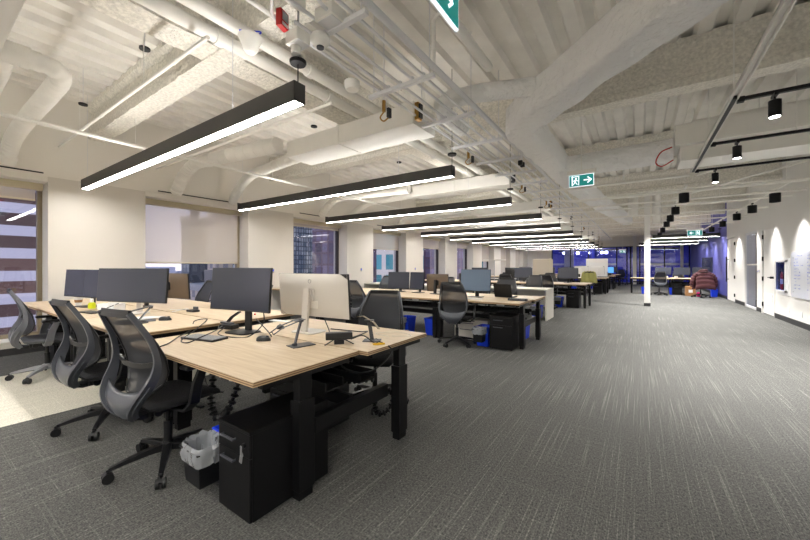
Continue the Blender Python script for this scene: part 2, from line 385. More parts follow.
# ------------------------------------------------------------------ outside: towers across the street
F = {'band': facade('banded_tower_facade', (178, 178, 190), (62, 44, 43), (88, 62, 56), 3.4, 1.32, .30),
     'glassy': facade('bright_grid_facade', (60, 74, 92), (86, 110, 128), (190, 200, 205), .55, .8, .08),
     'purple': facade('purple_dark_facade', (98, 78, 92), (66, 58, 80), (120, 108, 134), 1.2, 1.5, .15),
     'teal': facade('teal_panel_facade', (235, 228, 216), (50, 120, 130), (120, 205, 210), 1.6, 2.3, .3),
     'beige': facade('beige_city_facade', (190, 175, 160), (120, 118, 130), (150, 140, 140), 2.2, 2.6, .5),
     'dark': facade('dark_city_facade', (70, 80, 96), (40, 50, 64), (120, 130, 140), 1.8, 2.4, .35)}
def tower(label, x0, x1, y0, y1, z0, z1, f, trim='silver_plastic'):
    cx, cy = (x0+x1)/2, (y0+y1)/2
    t = thing('tower_building', label, 'building', (cx, cy, z0), 0, 'buildings outside the windows')
    a, b, h = (x1-x0)/2, (y1-y0)/2, z1-z0
    MB().b2(-a, a, -b, b, 0, h).build('facade', F[f], t)
    r = MB(); r.b2(-a-.3, a+.3, -b-.3, b+.3, h, h+1.2); r.build('roof_parapet', trim, t)
    r = MB(); r.b2(-a*.4, a*.3, -b*.4, b*.3, h+1.2, h+4); r.build('roof_plant', 'grey_plastic', t)
    return t
tower('tower with white and dark brown horizontal bands outside the nearest window', -46, -30, -16, 8.2, -60, 40, 'band')
tower('glassy dark blue tower with bright gridded panes, left half of the third window', -64, -50, 36, 46, -60, 60, 'glassy')
tower('dark purple tower, right half of the third window', -37, -34, 31.9, 37.5, -60, 62, 'purple')
tower('white building with teal glass panels outside the fourth window', -25, -22, 31, 36.5, -50, 30, 'teal')
tower('tan high block seen through the lowered cream blind', -84, -80, 41, 56, -70, 18, 'beige')
tower('grey blue tower rising under the blind of the second window', -92, -88, 38.8, 43.5, -70, 12, 'dark')
tower('low pale office block under the blind of the second window', -78, -66, 33, 42, -60, -3.5, 'beige')
tower('low dark office block with lit roof, right of the second window', -60, -48, 27, 33, -60, -6, 'dark')
tower('dark tower seen past the far window blinds', -40, -26, 45, 62, -50, 40, 'purple')
tower('pale banded tower seen in the farthest windows', -46, -30, 84, 130, -50, 40, 'teal')
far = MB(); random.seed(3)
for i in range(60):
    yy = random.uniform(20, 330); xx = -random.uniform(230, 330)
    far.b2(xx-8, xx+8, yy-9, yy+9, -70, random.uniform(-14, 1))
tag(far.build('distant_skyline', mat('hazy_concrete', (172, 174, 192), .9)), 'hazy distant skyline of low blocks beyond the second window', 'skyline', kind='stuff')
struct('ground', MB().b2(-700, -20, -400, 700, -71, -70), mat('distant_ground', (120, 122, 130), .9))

# ------------------------------------------------------------------ ceiling steel and services
def rough(mb, seed, amp=.011):
    out = []
    for v in mb.v:
        p = Vector(v); q = p*9 + Vector((seed, 0, 0))
        out.append(tuple(p + Vector((noise.noise(q), noise.noise(q+Vector((31, 7, 3))), noise.noise(q*1.3+Vector((5, 51, 9)))))*amp))
    mb.v = out; return mb
def ibeam(x0, x1, yc, zb, zt, fw=.26, ft=.09, wt=.13, step=.12, seed=0, axis='X'):
    pr = [(-fw/2, zb), (-fw/2, zb+ft), (-wt/2-.02, zb+ft+.03), (-wt/2, zt-.14), (-fw/2, zt-.08), (-fw/2, zt), (fw/2, zt), (fw/2, zt-.08), (wt/2, zt-.14), (wt/2+.02, zb+ft+.03), (fw/2, zb+ft), (fw/2, zb)]
    # subdivide section
    P = []
    for i in range(len(pr)):
        a, b = pr[i], pr[(i+1) % len(pr)]; L = math.dist(a, b); m = max(1, int(L/.07))
        P += [(a[0]+(b[0]-a[0])*k/m, a[1]+(b[1]-a[1])*k/m) for k in range(m)]
    N = max(2, int((x1-x0)/step)); mb = MB(); n = len(P)
    for i in range(N+1):
        x = x0+(x1-x0)*i/N
        mb.v += [(x, yc+p[0], p[1]) if axis == 'X' else (yc+p[0], x, p[1]) for p in P]
    mb.f = [(i*n+k, i*n+(k+1) % n, (i+1)*n+(k+1) % n, (i+1)*n+k) for i in range(N) for k in range(n)] + [tuple(range(n)), tuple(N*n+k for k in range(n-1, -1, -1))]
    return rough(mb, seed)
for i, y in enumerate((-1.6, 1.88, 5.28, 8.7, 12.0, 15.3, 18.6, 21.9, 25.2, 28.4)):
    deep = .18 if i == 3 else 0
    struct('ceiling_beam', ibeam(XW, 7.5 if i > 1 else 2.84, y, 3.40, ZD+.02, fw=.24+deep*.4, step=.1 if i < 4 else .35, seed=i*13), 'fire', smooth=True)
struct('ceiling_beam', ibeam(YB, 4.95, -3.55, 3.42, ZD+.02, fw=.34, seed=88, axis='Y'), 'fire', smooth=True)
struct('ceiling_beam', ibeam(5.25, 28, -3.55, 3.5, ZD+.02, fw=.3, step=.5, seed=98, axis='Y'), 'fire', smooth=True)

LO = ['nearest the camera', 'second from the camera', 'third from the camera', 'fourth from the camera', 'fifth from the camera', 'sixth from the camera', 'seventh from the camera',
      'eighth from the camera', 'ninth from the camera', 'tenth from the camera', 'eleventh from the camera', 'twelfth from the camera']
def pendant(x0, x1, y, label, zb=2.5, group='linear pendant lights over the left desks'):
    w, h = .10, .145; L = (x1-x0)/2
    t = thing('linear_pendant_light', label, 'ceiling light', ((x0+x1)/2, y, zb), 0, group)
    b = MB(); b.b2(-L, L, -w/2, -w/2+.008, 0, h); b.b2(-L, L, w/2-.008, w/2, 0, h); b.b2(-L, -L+.008, -w/2, w/2, 0, h); b.b2(L-.008, L, -w/2, w/2, 0, h); b.b2(-L, L, -w/2, w/2, .07, .08)
    b.build('housing', 'ltblack', t)
    MB().b2(-L+.009, L-.009, -w/2+.009, w/2-.009, .002, .012).build('diffuser', 'lamp', t)
    MB().b2(-L+.9, L-.05, -w/2+.012, w/2-.012, h-.015, h-.005).build('upper_diffuser', 'uplamp', t)
    for sx_ in (-L+.12, L-.9, L-.02):
        MB().cyl((sx_, 0, h), (sx_, 0, ZD-zb), .003 if sx_ != L-.02 else .004, n=6).build('suspension_rod', 'black' if sx_ == L-.02 else 'conduit', t)
    MB().lathe([(.055, h+.14), (.06, h+.15), (.06, h+.165), (.02, h+.17)], (L-.02, 0, 0)).build('canopy', 'black', t, smooth=True)
    return t
p0 = pendant(-7.2, -2.06, 1.66, 'long black linear pendant light nearest the camera, above the front desks')
for k in range(1, 11):
    dup(p0, ((-7.2-2.06)/2, 1.66+2.53*k, 2.5), 0, 'long black linear pendant light in the row over the left desks, ' + LO[k])
for k, y in enumerate((-.9, -2.05, -3.2)): pendant(-1.2, 2.4, y, 'added black linear pendant fill light behind the camera over the aisle' + ('', ', middle one', ', by the back wall')[k])  # pendants added out of view to brighten the right side and its ceiling
for k, y in enumerate((-.9, -3.2)): dup(p0, ((-7.2-2.06)/2, y, 2.5), 0, 'long black linear pendant light behind the camera over the left side' + (', by the back wall' if k else ''))
for i, (y, xa, xb) in enumerate(((18.9, .5, 2.75), (21.6, .2, 2.7), (24.6, .0, 2.7))):
    pendant(xa, xb, y, 'shorter black linear pendant light over the far right desks, ' + ('nearest', 'middle', 'farthest')[i] + ' of the three', 2.52, 'linear pendant lights over the far right desks')

for i, xa in enumerate((-5.6, -2.9, .3)): pendant(xa, xa+2.1, YF+1.8, 'linear light inside the blue glazed rooms, ' + ('left', 'middle', 'right')[i] + ' room', 2.5, 'lights inside the far glazed rooms').location.z = 2.5
pendant(3.6, 5.6, 15.2, 'linear light inside the meeting room behind the glass door', 2.5, 'meeting room light')
# track with cylinder spotlights
rail = thing('lighting_rail', 'white channel rail with black inlay running toward the far end above the aisle', 'track rail', (.76, 0, 2.9))
rb = MB(); rb.b2(-.03, -.02, 2.8, 7.7, 0, .045); rb.b2(.02, .03, 2.8, 7.7, 0, .045); rb.b2(-.03, .03, 2.8, 7.7, .035, .045); rb.build('channel', 'pipe', rail)
MB().b2(-.015, .015, 4.5, 7.6, -.005, .03).build('inlay', 'black', rail)
for y in (3.2, 4.55, 6.0, 7.5): MB().cyl((0, y, .045), (0, y, 1.05), .006, n=6).build('hanger_rod', 'pipe', rail)
def spot(x, y, z, label, aim=None, power=200, lamp=True, grp='cylinder spotlights', dia=.045, hh=.15):
    t = thing('spotlight', label, 'spotlight', (x, y, z), 0, grp)
    MB().lathe(([(dia-.006, -.03-hh), (dia-.005, -.06-hh)] if dia > .06 else [])+[(dia, -.06-hh), (dia, -.06), (dia-.008, -.055), (.01, -.05)], n=20).build('cylinder_shade', 'black', t, smooth=True)
    zl = -.0315 if dia > .06 else -.0615
    MB().lathe([(dia-.008, zl-hh), (dia-.008, zl+.001-hh)], n=16).build('lens', 'spot' if dia < .06 else 'dimspot', t)
    b = MB(); b.box((0, 0, -.012), (.03, .12, .024)); b.cyl((0, 0, -.06), (0, 0, -.0), .008); b.build('track_adapter', 'black', t)
    if lamp:
        L = bpy.data.lights.new('spotlight_beam', 'SPOT'); L.energy = power; L.spot_size = R(115 if not aim else 85); L.spot_blend = 1.0; L.shadow_soft_size = .035; L.color = (1, .97, .93)
        l = bpy.data.objects.new('spotlight_beam', L); COL.objects.link(l); l.parent = t; l.location = (0, 0, -.07-hh)
        if aim: l.rotation_euler = (Vector(aim)-Vector((x, y, z-.06-hh))).to_track_quat('-Z', 'Y').to_euler()
    return t
for i, y in enumerate((4.56, 6.04, 7.58)):
    tr = thing('track', 'black lighting track across the aisle ceiling, ' + ('nearest the camera', 'middle of three', 'farthest of three')[i], 'lighting track', (.76, y, 2.9), 0, 'black tracks crossing the aisle')
    MB().b2(.03, 2.06, -.018, .018, -.01, .022).build('track_bar', 'black', tr)
    MB().box((.05, 0, .0), (.05, .05, .05)).build('end_feed', 'black', tr)
    for xx in (.8, 1.9): MB().cyl((xx, 0, .02), (xx, 0, 1.05), .005, n=6).build('hanger_rod', 'pipe', tr)
    spot(1.04, y, 2.89, 'black cylinder spotlight on the ' + ('nearest', 'middle', 'farthest')[i] + ' black track, near its left end', power=170)
    if i: spot(2.5, y, 2.89, 'black cylinder spotlight near the right wall on the ' + ('nearest', 'middle', 'farthest')[i] + ' black track', (2.9, y, 0), power=50)
for i, y in enumerate((9.5, 11.6, 13.4, 15.1, 17.6, 20.0)):
    spot(.80, y, 2.92, 'larger black cylinder downlight in the row beside the white column, ' + LO[i], power=220, dia=.09, hh=.19, grp='large cylinder downlights over the aisle')
for i, (x, y) in enumerate(((2.42, 10.6), (2.42, 12.4), (2.42, 14.1), (2.42, 16.2), (2.42, 18.4), (2.42, 20.6), (2.42, 23))):
    spot(x, y, 2.92, 'larger black cylinder downlight in the row along the right wall, ' + LO[i], (2.75, y, 0), power=75, dia=.09, hh=.19, grp='large cylinder downlights by the right wall')
for i, (y0, y1, x, lab) in enumerate(((9.0, 24, .8, 'above the aisle beside the white column'), (9.6, 24, 2.42, 'close to the right wall'))):
    sr = thing('support_rail', 'white support rail carrying the black downlights ' + lab, 'rail', (x, y0, 2.92))
    MB().b2(-.02, .02, 0, y1-y0, 0, .04).build('channel', 'pipe', sr)
    for k in range(6): MB().cyl((0, .3+k*2.8, .04), (0, .3+k*2.8, 1.03), .006, n=6).build('hanger_rod', 'pipe', sr)

# long wrapped supply duct with its branches
def rrect(w, h, r, n=4):
    out = []
    for cx, cy, a0 in ((w/2-r, h/2-r, 0), (-w/2+r, h/2-r, 90), (-w/2+r, -h/2+r, 180), (w/2-r, -h/2+r, 270)):
        out += [(cx+r*math.cos(R(a0+90*k/n)), cy+r*math.sin(R(a0+90*k/n))) for k in range(n+1)]
    return out
def duct(path, w, h, r=.05, wrinkle=.0, step=.12):
    pts = []; 
    for a, b in zip(path[:-1], path[1:]):
        a, b = Vector(a), Vector(b); m = max(1, int((b-a).length/step)); pts += [a+(b-a)*k/m for k in range(m)]
    pts.append(Vector(path[-1]))
    for _ in range(1): pts = [pts[0]] + [(pts[i-1]+pts[i]*2+pts[i+1])/4 for i in range(1, len(pts)-1)] + [pts[-1]]
    P = rrect(w, h, r); mb = MB(); n = len(P)
    for i, p in enumerate(pts):
        d = (pts[min(i+1, len(pts)-1)]-pts[max(i-1, 0)]); d.z = 0; d.normalize(); s_ = Vector((d.y, -d.x, 0))
        for x, z in P:
            q = p + s_*x + Vector((0, 0, z))
            if wrinkle: q += s_*noise.noise(q*6)*wrinkle + Vector((0, 0, noise.noise(q*5+Vector((9, 9, 9)))*wrinkle))
            mb.v.append(tuple(q))
    N = len(pts)
    mb.f = [(i*n+k, i*n+(k+1) % n, (i+1)*n+(k+1) % n, (i+1)*n+k) for i in range(N-1) for k in range(n)] + [tuple(range(n)), tuple((N-1)*n+k for k in range(n-1, -1, -1))]
    return mb
dt = thing('supply_duct', 'large white wrapped duct zigzagging diagonally overhead then running to the far end', 'air duct', (-1.3, 4.5, 3.1))
off = Vector((1.3, -4.5, -3.1))
def rel(l): return [Vector(p)+off for p in l]
duct(rel([(1.25, 2.14, 3.19), (.0, 3.28, 3.2), (-.86, 4.06, 3.18), (-1.3, 4.55, 3.18), (-1.28, 6.5, 3.2), (-1.2, 8.8, 3.2), (-1.0, 11.5, 3.19), (-.68, 14.3, 3.19), (-.4, 17, 3.19)]), .36, .36, .045, .025).build('wrapped_trunk', 'wrap', dt, smooth=True)
br = MB(); br.tube(rel([(-.95, 3.95, 3.28), (-1.5, 3.75, 3.28), (-1.85, 3.68, 3.28), (-1.98, 3.72, 3.25), (-2.02, 3.85, 3.2), (-2.02, 4.4, 3.2)]), .10, 18)
for q in ((-1.4, 3.785), (-1.75, 3.70)): br.tube(rel([(q[0]+.012, q[1], 3.28), (q[0]-.012, q[1]+.004, 3.28)]), .106, 18)
br.build('round_branch', 'wrap', dt, smooth=True)
b2 = MB(); b2.tube(rel([(-1.2, 6.98, 3.13), (.45, 6.9, 3.13)]), .19, 24)
for k in range(6): b2.tube(rel([(-.8+k*.24, 6.96-k*.012, 3.13), (-.785+k*.24, 6.96-k*.012, 3.13)]), .195, 24)
b2.build('round_branch', 'wrap', dt, smooth=True)
ub = thing('air_handling_box', 'white boxed ceiling unit at the end of the round duct, over the aisle', 'ceiling unit', (.42, 6.6, 3.0))
MB().b2(.03, 2.40, 0, .62, .12, .42).build('casing', 'duct', ub, bevel=.006)
MB().b2(.1, 2.40, .12, .7, -.1, .12).build('lower_casing', 'duct', ub, bevel=.006)
MB().b2(.25, 2.40, .2, .5, .42, .52).build('top_flange', 'duct', ub)
MB().tube(cat_curve([(.0, .1, .13), (-.14, .05, .06), (-.2, .08, -.08), (-.12, .12, -.14), (.02, .14, -.06)]), .009, 6).build('red_wire_loop', 'red', ub, label='red wire loop')

def flex(mb, pts, r, n=20):
    c0 = cat_curve(pts, 10); c = [c0[0]]
    for a, b in zip(c0[:-1], c0[1:]):
        m = max(1, int((b-a).length/.012)); c += [a+(b-a)*k/m for k in range(1, m+1)]
    rr = [r*(1+.06*(1 if (i//3) % 2 else -1)) for i in range(len(c))]
    return mb.tube(c, rr, n)
def spiral(mb, a, b, r, n=22, gap=.22):
    a, b = Vector(a), Vector(b); mb.tube([a, b], r, n); L = (b-a).length; d = (b-a)/L
    for k in range(1, int(L/gap)): mb.tube([a+d*(k*gap-.006), a+d*(k*gap+.006)], r+.006, n)
    return mb
bayn = ['nearest bay', 'second bay', 'third bay', 'fourth bay', 'fifth bay', 'sixth bay', 'seventh bay']
for i in range(7):
    y = 3.44+3.65*i
    rd = thing('rectangular_duct', 'white rectangular duct box across the left ceiling, ' + bayn[i] + ' from the camera', 'air duct', (-2.23, y, 3.0), 0, 'rectangular ducts over the left desks')
    MB().b2(-2.35, 0, 0, .5, 0, .25).build('duct_box', 'duct', rd, bevel=.006)
    MB().b2(-.16, .02, -.012, .512, -.012, .262).build('end_flange', 'duct', rd)
    MB().b2(-1.25, -1.22, -.01, .51, -.01, .26).build('seam_flange', 'duct', rd)
    spiral(MB(), (-2.35, -.16, .16), (-4.1, -.38, .16), .115).build('round_run', 'duct', rd, smooth=True)
    flex(MB(), [(-4.05, -.37, .16), (-4.4, -.42, .14), (-4.75, -.44, .0), (-5.0, -.44, -.2), (-5.1, -.44, -.3)], .10).build('flexible_elbow', 'duct', rd, smooth=True)
    spiral(MB(), (-2.35, .3, .12), (-3.6, .45, .12), .09).build('round_run', 'duct', rd, smooth=True)
    flex(MB(), [(-3.55, .45, .12), (-4.1, .52, .12), (-4.6, .6, .0), (-5.0, .66, -.2), (-5.12, .68, -.3)], .085).build('flexible_elbow', 'duct', rd, smooth=True)
    bx = thing('control_box', 'small electronic control board on the end of the rectangular duct, ' + bayn[i] + ' from the camera', 'control box', (-2.16, y+.02, 3.1), 0, 'control boards on the ducts')
    MB().b2(.0, .05, -.08, .0, -.1, .1).build('circuit_plate', 'brass' if i % 2 == 0 else 'grey_plastic', bx)
    MB().b2(.05, .07, -.07, -.01, -.08, .08).build('circuit_parts', 'plastic', bx)
# round ducts in the top left corner
cd = thing('corner_duct', 'white round duct with ribbed flexible branches in the top left corner', 'air duct', (-4.75, 0, 3.25))
spiral(MB(), (.0, -2.6, 0), (.0, .70, 0), .10, gap=.32).build('round_trunk', 'duct', cd, smooth=True)
fb = MB(); flex(fb, [(.0, .66, 0), (-.01, .86, -.01), (-.16, .94, -.03), (-.6, .93, -.08), (-1.4, .9, -.14), (-2.1, .88, -.22), (-2.5, .88, -.34), (-2.62, .88, -.50)], .085); fb.build('flexible_branch', 'duct', cd, smooth=True)
fb = MB(); flex(fb, [(-.02, .48, -.02), (-.2, .54, -.06), (-.8, .54, -.10), (-1.5, .52, -.16), (-2.2, .52, -.26), (-2.5, .52, -.4), (-2.62, .52, -.52)], .078); fb.build('flexible_branch', 'duct', cd, smooth=True)
bb = thing('ceiling_box', 'plain white boxed bulkhead at the top left edge of the view', 'duct box', (-3.5, 0, 3.0))
MB().b2(-1.0, .5, -.6, .465, 0, .22).build('duct_box', 'duct', bb, bevel=.01)

# pipes
def pipe(pts, r, label, m='pipe', name='ceiling_pipe', cat='pipe', couple=0, grp='white ceiling pipes', hang=True):
    p0 = Vector(pts[0]); t = thing(name, label, cat, p0, 0, grp)
    q = [Vector(p)-p0 for p in pts]
    MB().tube(q, r, 12).build('pipe_run', m, t, smooth=True)
    a, b = q[0], q[-1]; L = (b-a).length; d = (b-a).normalized()
    if couple:
        for k in range(1, int(L/couple)+1):
            c = a+d*(k*couple); 
            if k > 8: break
            MB().tube([c-d*.035, c+d*.035], r*1.25, 12).build('coupling', m, t, smooth=True)
    if hang:
        for k in range(max(1, min(6, int(L/2.2)))):
            c = a+d*(1.1+k*2.2) if L > 2.4 else a+d*L/2
            MB().cyl(c, (c.x, c.y, ZD-p0.z+.07), .005, n=6).build('hanger_rod', m, t)
    return t
pipe([(-3.08, YB, 3.32), (-3.08, 27, 3.32)], .058, 'thick white sprinkler main, left one of the overhead pair near the pendant end', couple=1.3)
pipe([(-2.82, YB, 3.32), (-2.82, 27, 3.32)], .055, 'thick white sprinkler main, right one of the overhead pair near the pendant end', couple=1.5)
pipe([(-2.46, YB, 3.33), (-2.46, 27, 3.33)], .02, 'thin white pipe just right of the two thick sprinkler mains')
pipe([(-5.9, YB, 3.0), (-5.9, 27, 3.0)], .024, 'thin white sprinkler line running along the window side')
pipe([(-1.35, YB, 3.45), (-1.35, 3.6, 3.45), ], .05, 'white pipe above the conduit rack, running away from the camera')
pipe([(-7.5, 1.42, 3.16), (-2.9, 1.42, 3.16)], .016, 'thin white branch line crossing below the first rough beam', couple=2)
pipe([(-7.4, 2.7, 3.1), (-2.8, 2.7, 3.1)], .02, 'thin white branch line crossing between first and second pendant lights')
for i, (y, x0, x1, z, r) in enumerate(((8.0, -1.8, .75, 2.93, .022), (9.2, -1.5, 2.84, 2.86, .03), (10.4, -1.8, 2.84, 2.87, .025), (11.2, -1.75, 2.84, 2.87, .02), (13.0, -2.2, 2.84, 2.87, .025), (15.0, -2, 2.84, 2.87, .02), (17, -2, 2.84, 2.87, .02))):
    pipe([(x0, y, z), (x1, y, z)], r, 'white pipe crossing the aisle ceiling, ' + LO[i], grp='white pipes crossing the aisle')
pipe([(.9, 8.4, 3.0), (2.8, 7.6, 3.35)], .022, 'white diagonal pipe near the right wall, nearer one', hang=False)
pipe([(.7, 10.8, 2.98), (2.8, 9.4, 3.3)], .022, 'white diagonal pipe near the right wall, farther one', hang=False)
pipe([(-.25, 8.0, 2.98), (-.25, 8.0, 3.5)], .018, 'short white vertical drop pipe beside the second exit sign', hang=False)
pipe([(-.15, 13, 2.9), (-.15, 13, 3.9)], .13, 'fat white vertical duct drop left of the white column', hang=False)
pipe([(.5, 14.6, 2.75), (.5, 14.6, 3.9)], .12, 'fat white vertical duct drop behind the white column', hang=False)
pipe([(-1.72, 3.05, 3.25), (-1.72, 3.05, 3.78), (-1.6, 3.0, 3.82), (.2, 2.75, 3.82)], .022, 'thin white bent pipe under the fluted deck above the wrapped duct', hang=False)

# conduit rack
rk = thing('conduit_rack', 'rack of grey white conduits on hanging channel bars beside the pendant ends', 'conduit rack', (-1.9, 0, 3.0))
for x in (-.25, -.14, 0, .14, .26): MB().tube([(x, 1.6 if x != 0 else .8, .05), (x, 28, .05)], .013, 8).build('conduit', 'conduit', rk, smooth=True)
MB().tube([(.33, -2, .14), (.33, 28, .14)], .03, 10).build('conduit', 'conduit', rk, smooth=True)
yy = 1.78; k = 0
while yy < 27:
    c = MB(); c.b2(-.37, .38, yy-.02, yy+.02, 0, .034); c.b2(-.372, -.36, yy-.022, yy+.022, -.004, .036); c.build('channel_bar', 'conduit', rk)
    for x in (-.32, .33): MB().cyl((x, yy, .03), (x, yy, .96), .005, n=6).build('hanger_rod', 'conduit', rk)
    for x in (-.25, -.14, 0, .14, .26) if k < 6 else (): MB().box((x, yy, .055), (.035, .03, .03)).build('clamp', 'conduit', rk)
    yy += .93 if k < 12 else 1.9; k += 1
for i, pts in enumerate((((-.25, 1.62, .05), (-.25, 1.5, .08), (-.12, 1.35, .12), (-.12, .9, .12)), ((.14, 1.62, .05), (.14, 1.45, .1), (.02, 1.3, .16), (.02, .9, .16)))):
    MB().tube(cat_curve(pts), .013, 8).build('conduit_bend', 'conduit', rk, smooth=True)
# small ceiling gear
def boxthing(name, label, cat, loc, d, m, grp=None, rz=0, extra=None):
    t = thing(name, label, cat, loc, rz, grp); MB().box((0, 0, 0), d).build('housing', m, t, bevel=.006)
    if extra: extra(t)
    return t
boxthing('junction_box', 'white square junction box above the nearest pendant canopy', 'junction box', (-2.03, 1.62, 2.93), (.13, .12, .09), 'pipe', 'white junction boxes',
         extra=lambda t: [MB().cyl((-.02, 0, -.045), (-.02, 0, -.1), .035).build('knuckle', 'pipe', t), MB().box((.02, 0, -.046), (.1, .1, .003)).build('cover', 'conduit', t)])
boxthing('junction_box', 'larger white junction box beside the dome camera', 'junction box', (-1.80, 1.72, 3.06), (.17, .15, .09), 'pipe', 'white junction boxes',
         extra=lambda t: MB().box((0, 0, -.047), (.14, .12, .004)).build('cover', 'conduit', t))
boxthing('driver_box', 'tall white driver box with printed label hanging by the ceiling camera', 'driver box', (-1.93, 1.50, 3.2), (.06, .17, .26), 'pipe', None,
         extra=lambda t: [MB().box((-.034, 0, 0), (.006, .16, .24)).build('side_plate', 'black', t), MB().box((.031, 0, .04), (.002, .1, .1)).build('label_plate', 'paper', t)])
fa = boxthing('fire_strobe', 'red and white fire alarm strobe near the pendant canopy', 'fire alarm', (-2.10, 1.54, 3.05), (.045, .09, .12), 'red', None, rz=.3,
              extra=lambda t: [MB().box((.024, .0, .015), (.006, .06, .06)).build('strobe_lens', 'silver_plastic', t), MB().box((.024, 0, -.04), (.004, .06, .02)).build('speaker_slot', 'paper', t)])
dc = thing('dome_camera', 'white dome ceiling camera right of the fire strobe', 'camera', (-1.93, 1.74, 2.93))
MB().lathe([(.03, .07), (.06, .06), (.075, .03), (.072, .01), (.05, -.015), (.02, -.03)], n=24).build('shell', 'pipe', dc, smooth=True)
MB().lathe([(.026, -.038), (.028, -.024)], n=20).build('lens', 'grey_plastic', dc)
sd = thing('smoke_detector', 'white round smoke detector under the conduit rack', 'smoke detector', (-2.32, 2.5, 3.05))
MB().lathe([(.065, .06), (.075, .05), (.075, .0), (.06, -.03), (.03, -.035)], n=24).build('shell', 'pipe', sd, smooth=True)
sp = thing('ceiling_speaker', 'white bell shaped pendant speaker beside the thick pipes', 'speaker', (-2.62, 1.62, 3.12))
MB().lathe([(.09, .05), (.095, .04), (.07, -.01), (.055, -.06), (.03, -.085)], n=24).build('bell', 'pipe', sp, smooth=True)
MB().tube(cat_curve([(0, .02, .05), (.05, .06, .1), (-.06, .02, .13), (-.1, -.04, .12)]), .006, 6).build('blue_wire', 'blue', sp, label='blue wire')
for i, (x, y, z) in enumerate(((-4.35, 1.48, 3.60), (-6.29, 1.43, 3.50), (-4.26, 3.71, 3.50), (-3.31, 4.35, 3.50), (-4.14, 5.88, 3.45), (-2.60, 7.60, 3.40))):
    t = thing('black_vent_cap', 'small black disc device on the ceiling, ' + LO[i], 'ceiling disc', (x, y, z), 0, 'small black ceiling discs')
    MB().lathe([(.05, 0), (.05, .02), (.02, .03)], n=16).build('disc', 'black', t); MB().cyl((0, 0, .02), (0, 0, ZD-z+.07), .004, n=6).build('hanger_rod', 'conduit', t)
for i, (x, y) in enumerate(((-2.30, 2.98), (-2.2, 5.0), (-2.1, 7.6), (-2.1, 10))):
    t = thing('sprinkler_valve', 'brass valve assembly hanging near the rack, ' + LO[i], 'valve', (x, y, 2.98), 0, 'brass valves near the rack')
    MB().cyl((0, 0, 0), (0, 0, .12), .02).build('valve_body', 'brass', t, smooth=True)
    v = MB(); v.tube(cat_curve([(0, 0, 0), (-.05, 0, -.05), (-.02, .02, -.09), (.06, .0, -.08)]), .008, 6); v.build('copper_tail', 'brass', t)
    MB().box((.07, 0, -.03), (.03, .05, .1)).build('actuator', 'plastic', t); MB().cyl((0, 0, .12), (0, 0, .97), .006, n=6).build('hanger_rod', 'conduit', t)
for i, (x, y) in enumerate(((-.95, 3.55), (-.98, 3.75))):
    boxthing('black_sensor', 'small black sensor cube by the wrapped duct, ' + ('left', 'right')[i] + ' of the pair', 'sensor', (-1.485, 5.3+.11*i, 2.86), (.06, .06, .07), 'black', 'pair of black sensors', extra=lambda t: MB().cyl((0, 0, .03), (0, 0, 1.15), .006, n=6).build('stem', 'conduit', t))

# exit signs
def exit_sign(loc, rz, label, L=.36, h=.19, left=False, zc=0):
    t = thing('exit_sign', label, 'exit sign', loc, rz, 'green running man exit signs')
    MB().box((0, 0, h+.035), (L+.06, .05, .07)).build('canopy', 'pipe', t, bevel=.004)
    MB().box((0, 0, h/2), (L, .022, h)).build('edge_frame', 'exitw', t)
    MB().box((0, 0, h/2), (L-.014, .026, h-.014)).build('sign_panel', 'exitg', t)
    s = -1 if left else 1
    for fy in (-1, 1):
        g = MB(); y = fy*.0145; k = s
        ax = .095*k
        g.box((ax-.015*k, y, h/2), (.09, .002, .02)); 
        for sgn in (1, -1): g.box((ax+.022*k, y, h/2+sgn*.022), (.075, .002, .02), ry=sgn*k*R(45))
        px = -.085*k
        g.box((px-.045*k, y, h/2), (.018, .002, h-.04)); g.box((px, y, h-.028), (.10, .002, .012)); g.box((px+.05*k, y, h/2), (.012, .002, h-.04))
        g.cyl((px+.01*k, y-.001, h*.70), (px+.01*k, y+.001, h*.70), .014, n=12)
        g.box((px, y, h*.50), (.022, .002, .055), ry=k*R(20)); g.box((px+.02*k, y, h*.52), (.045, .002, .011), ry=k*R(25)); g.box((px-.02*k, y, h*.52), (.035, .002, .011), ry=-k*R(40))
        g.box((px+.014*k, y, h*.29), (.012, .002, .055), ry=-k*R(35)); g.box((px-.018*k, y, h*.28), (.012, .002, .06), ry=k*R(45))
        g.build('pictogram', 'exitw', t)
    MB().cyl((0, 0, h+.07), (0, 0, ZD-loc[2]+.07), .008, n=8).build('stem', 'pipe', t)
    return t
exit_sign((-.925, 1.70, 2.74), R(90), 'green running man exit sign at the top edge of the view, nearest the camera', L=.46, h=.22)
exit_sign((-.77, 6.2, 2.585), 0, 'green running man exit sign with arrow, hanging below the wrapped duct', L=.36)
exit_sign((1.67, 16.2, 2.4), 0, 'small green exit sign with arrow, hanging right of the white column', L=.42, left=True)
exit_sign((-.95, 28.6, 2.22), 0, 'tiny green exit sign at the far end of the aisle', left=True)
for i, x in enumerate((-4.9, -4.4, -3.9, -3.0, -2.2, -1.9)):
    t = thing('globe_pendant', 'small white globe pendant glowing in the far glazed rooms, counted from the left: ' + ('first', 'second', 'third', 'fourth', 'fifth', 'sixth')[i], 'pendant lamp', (x-.2, YF+1.2, 2.35), 0, 'globe pendants in the far rooms')
    MB().lathe([(.02, .1), (.09, .06), (.11, 0), (.09, -.06), (.02, -.1)], n=14).build('globe', 'spot', t, smooth=True); MB().cyl((0, 0, .1), (0, 0, .66), .006, n=6).build('cord', 'black', t)
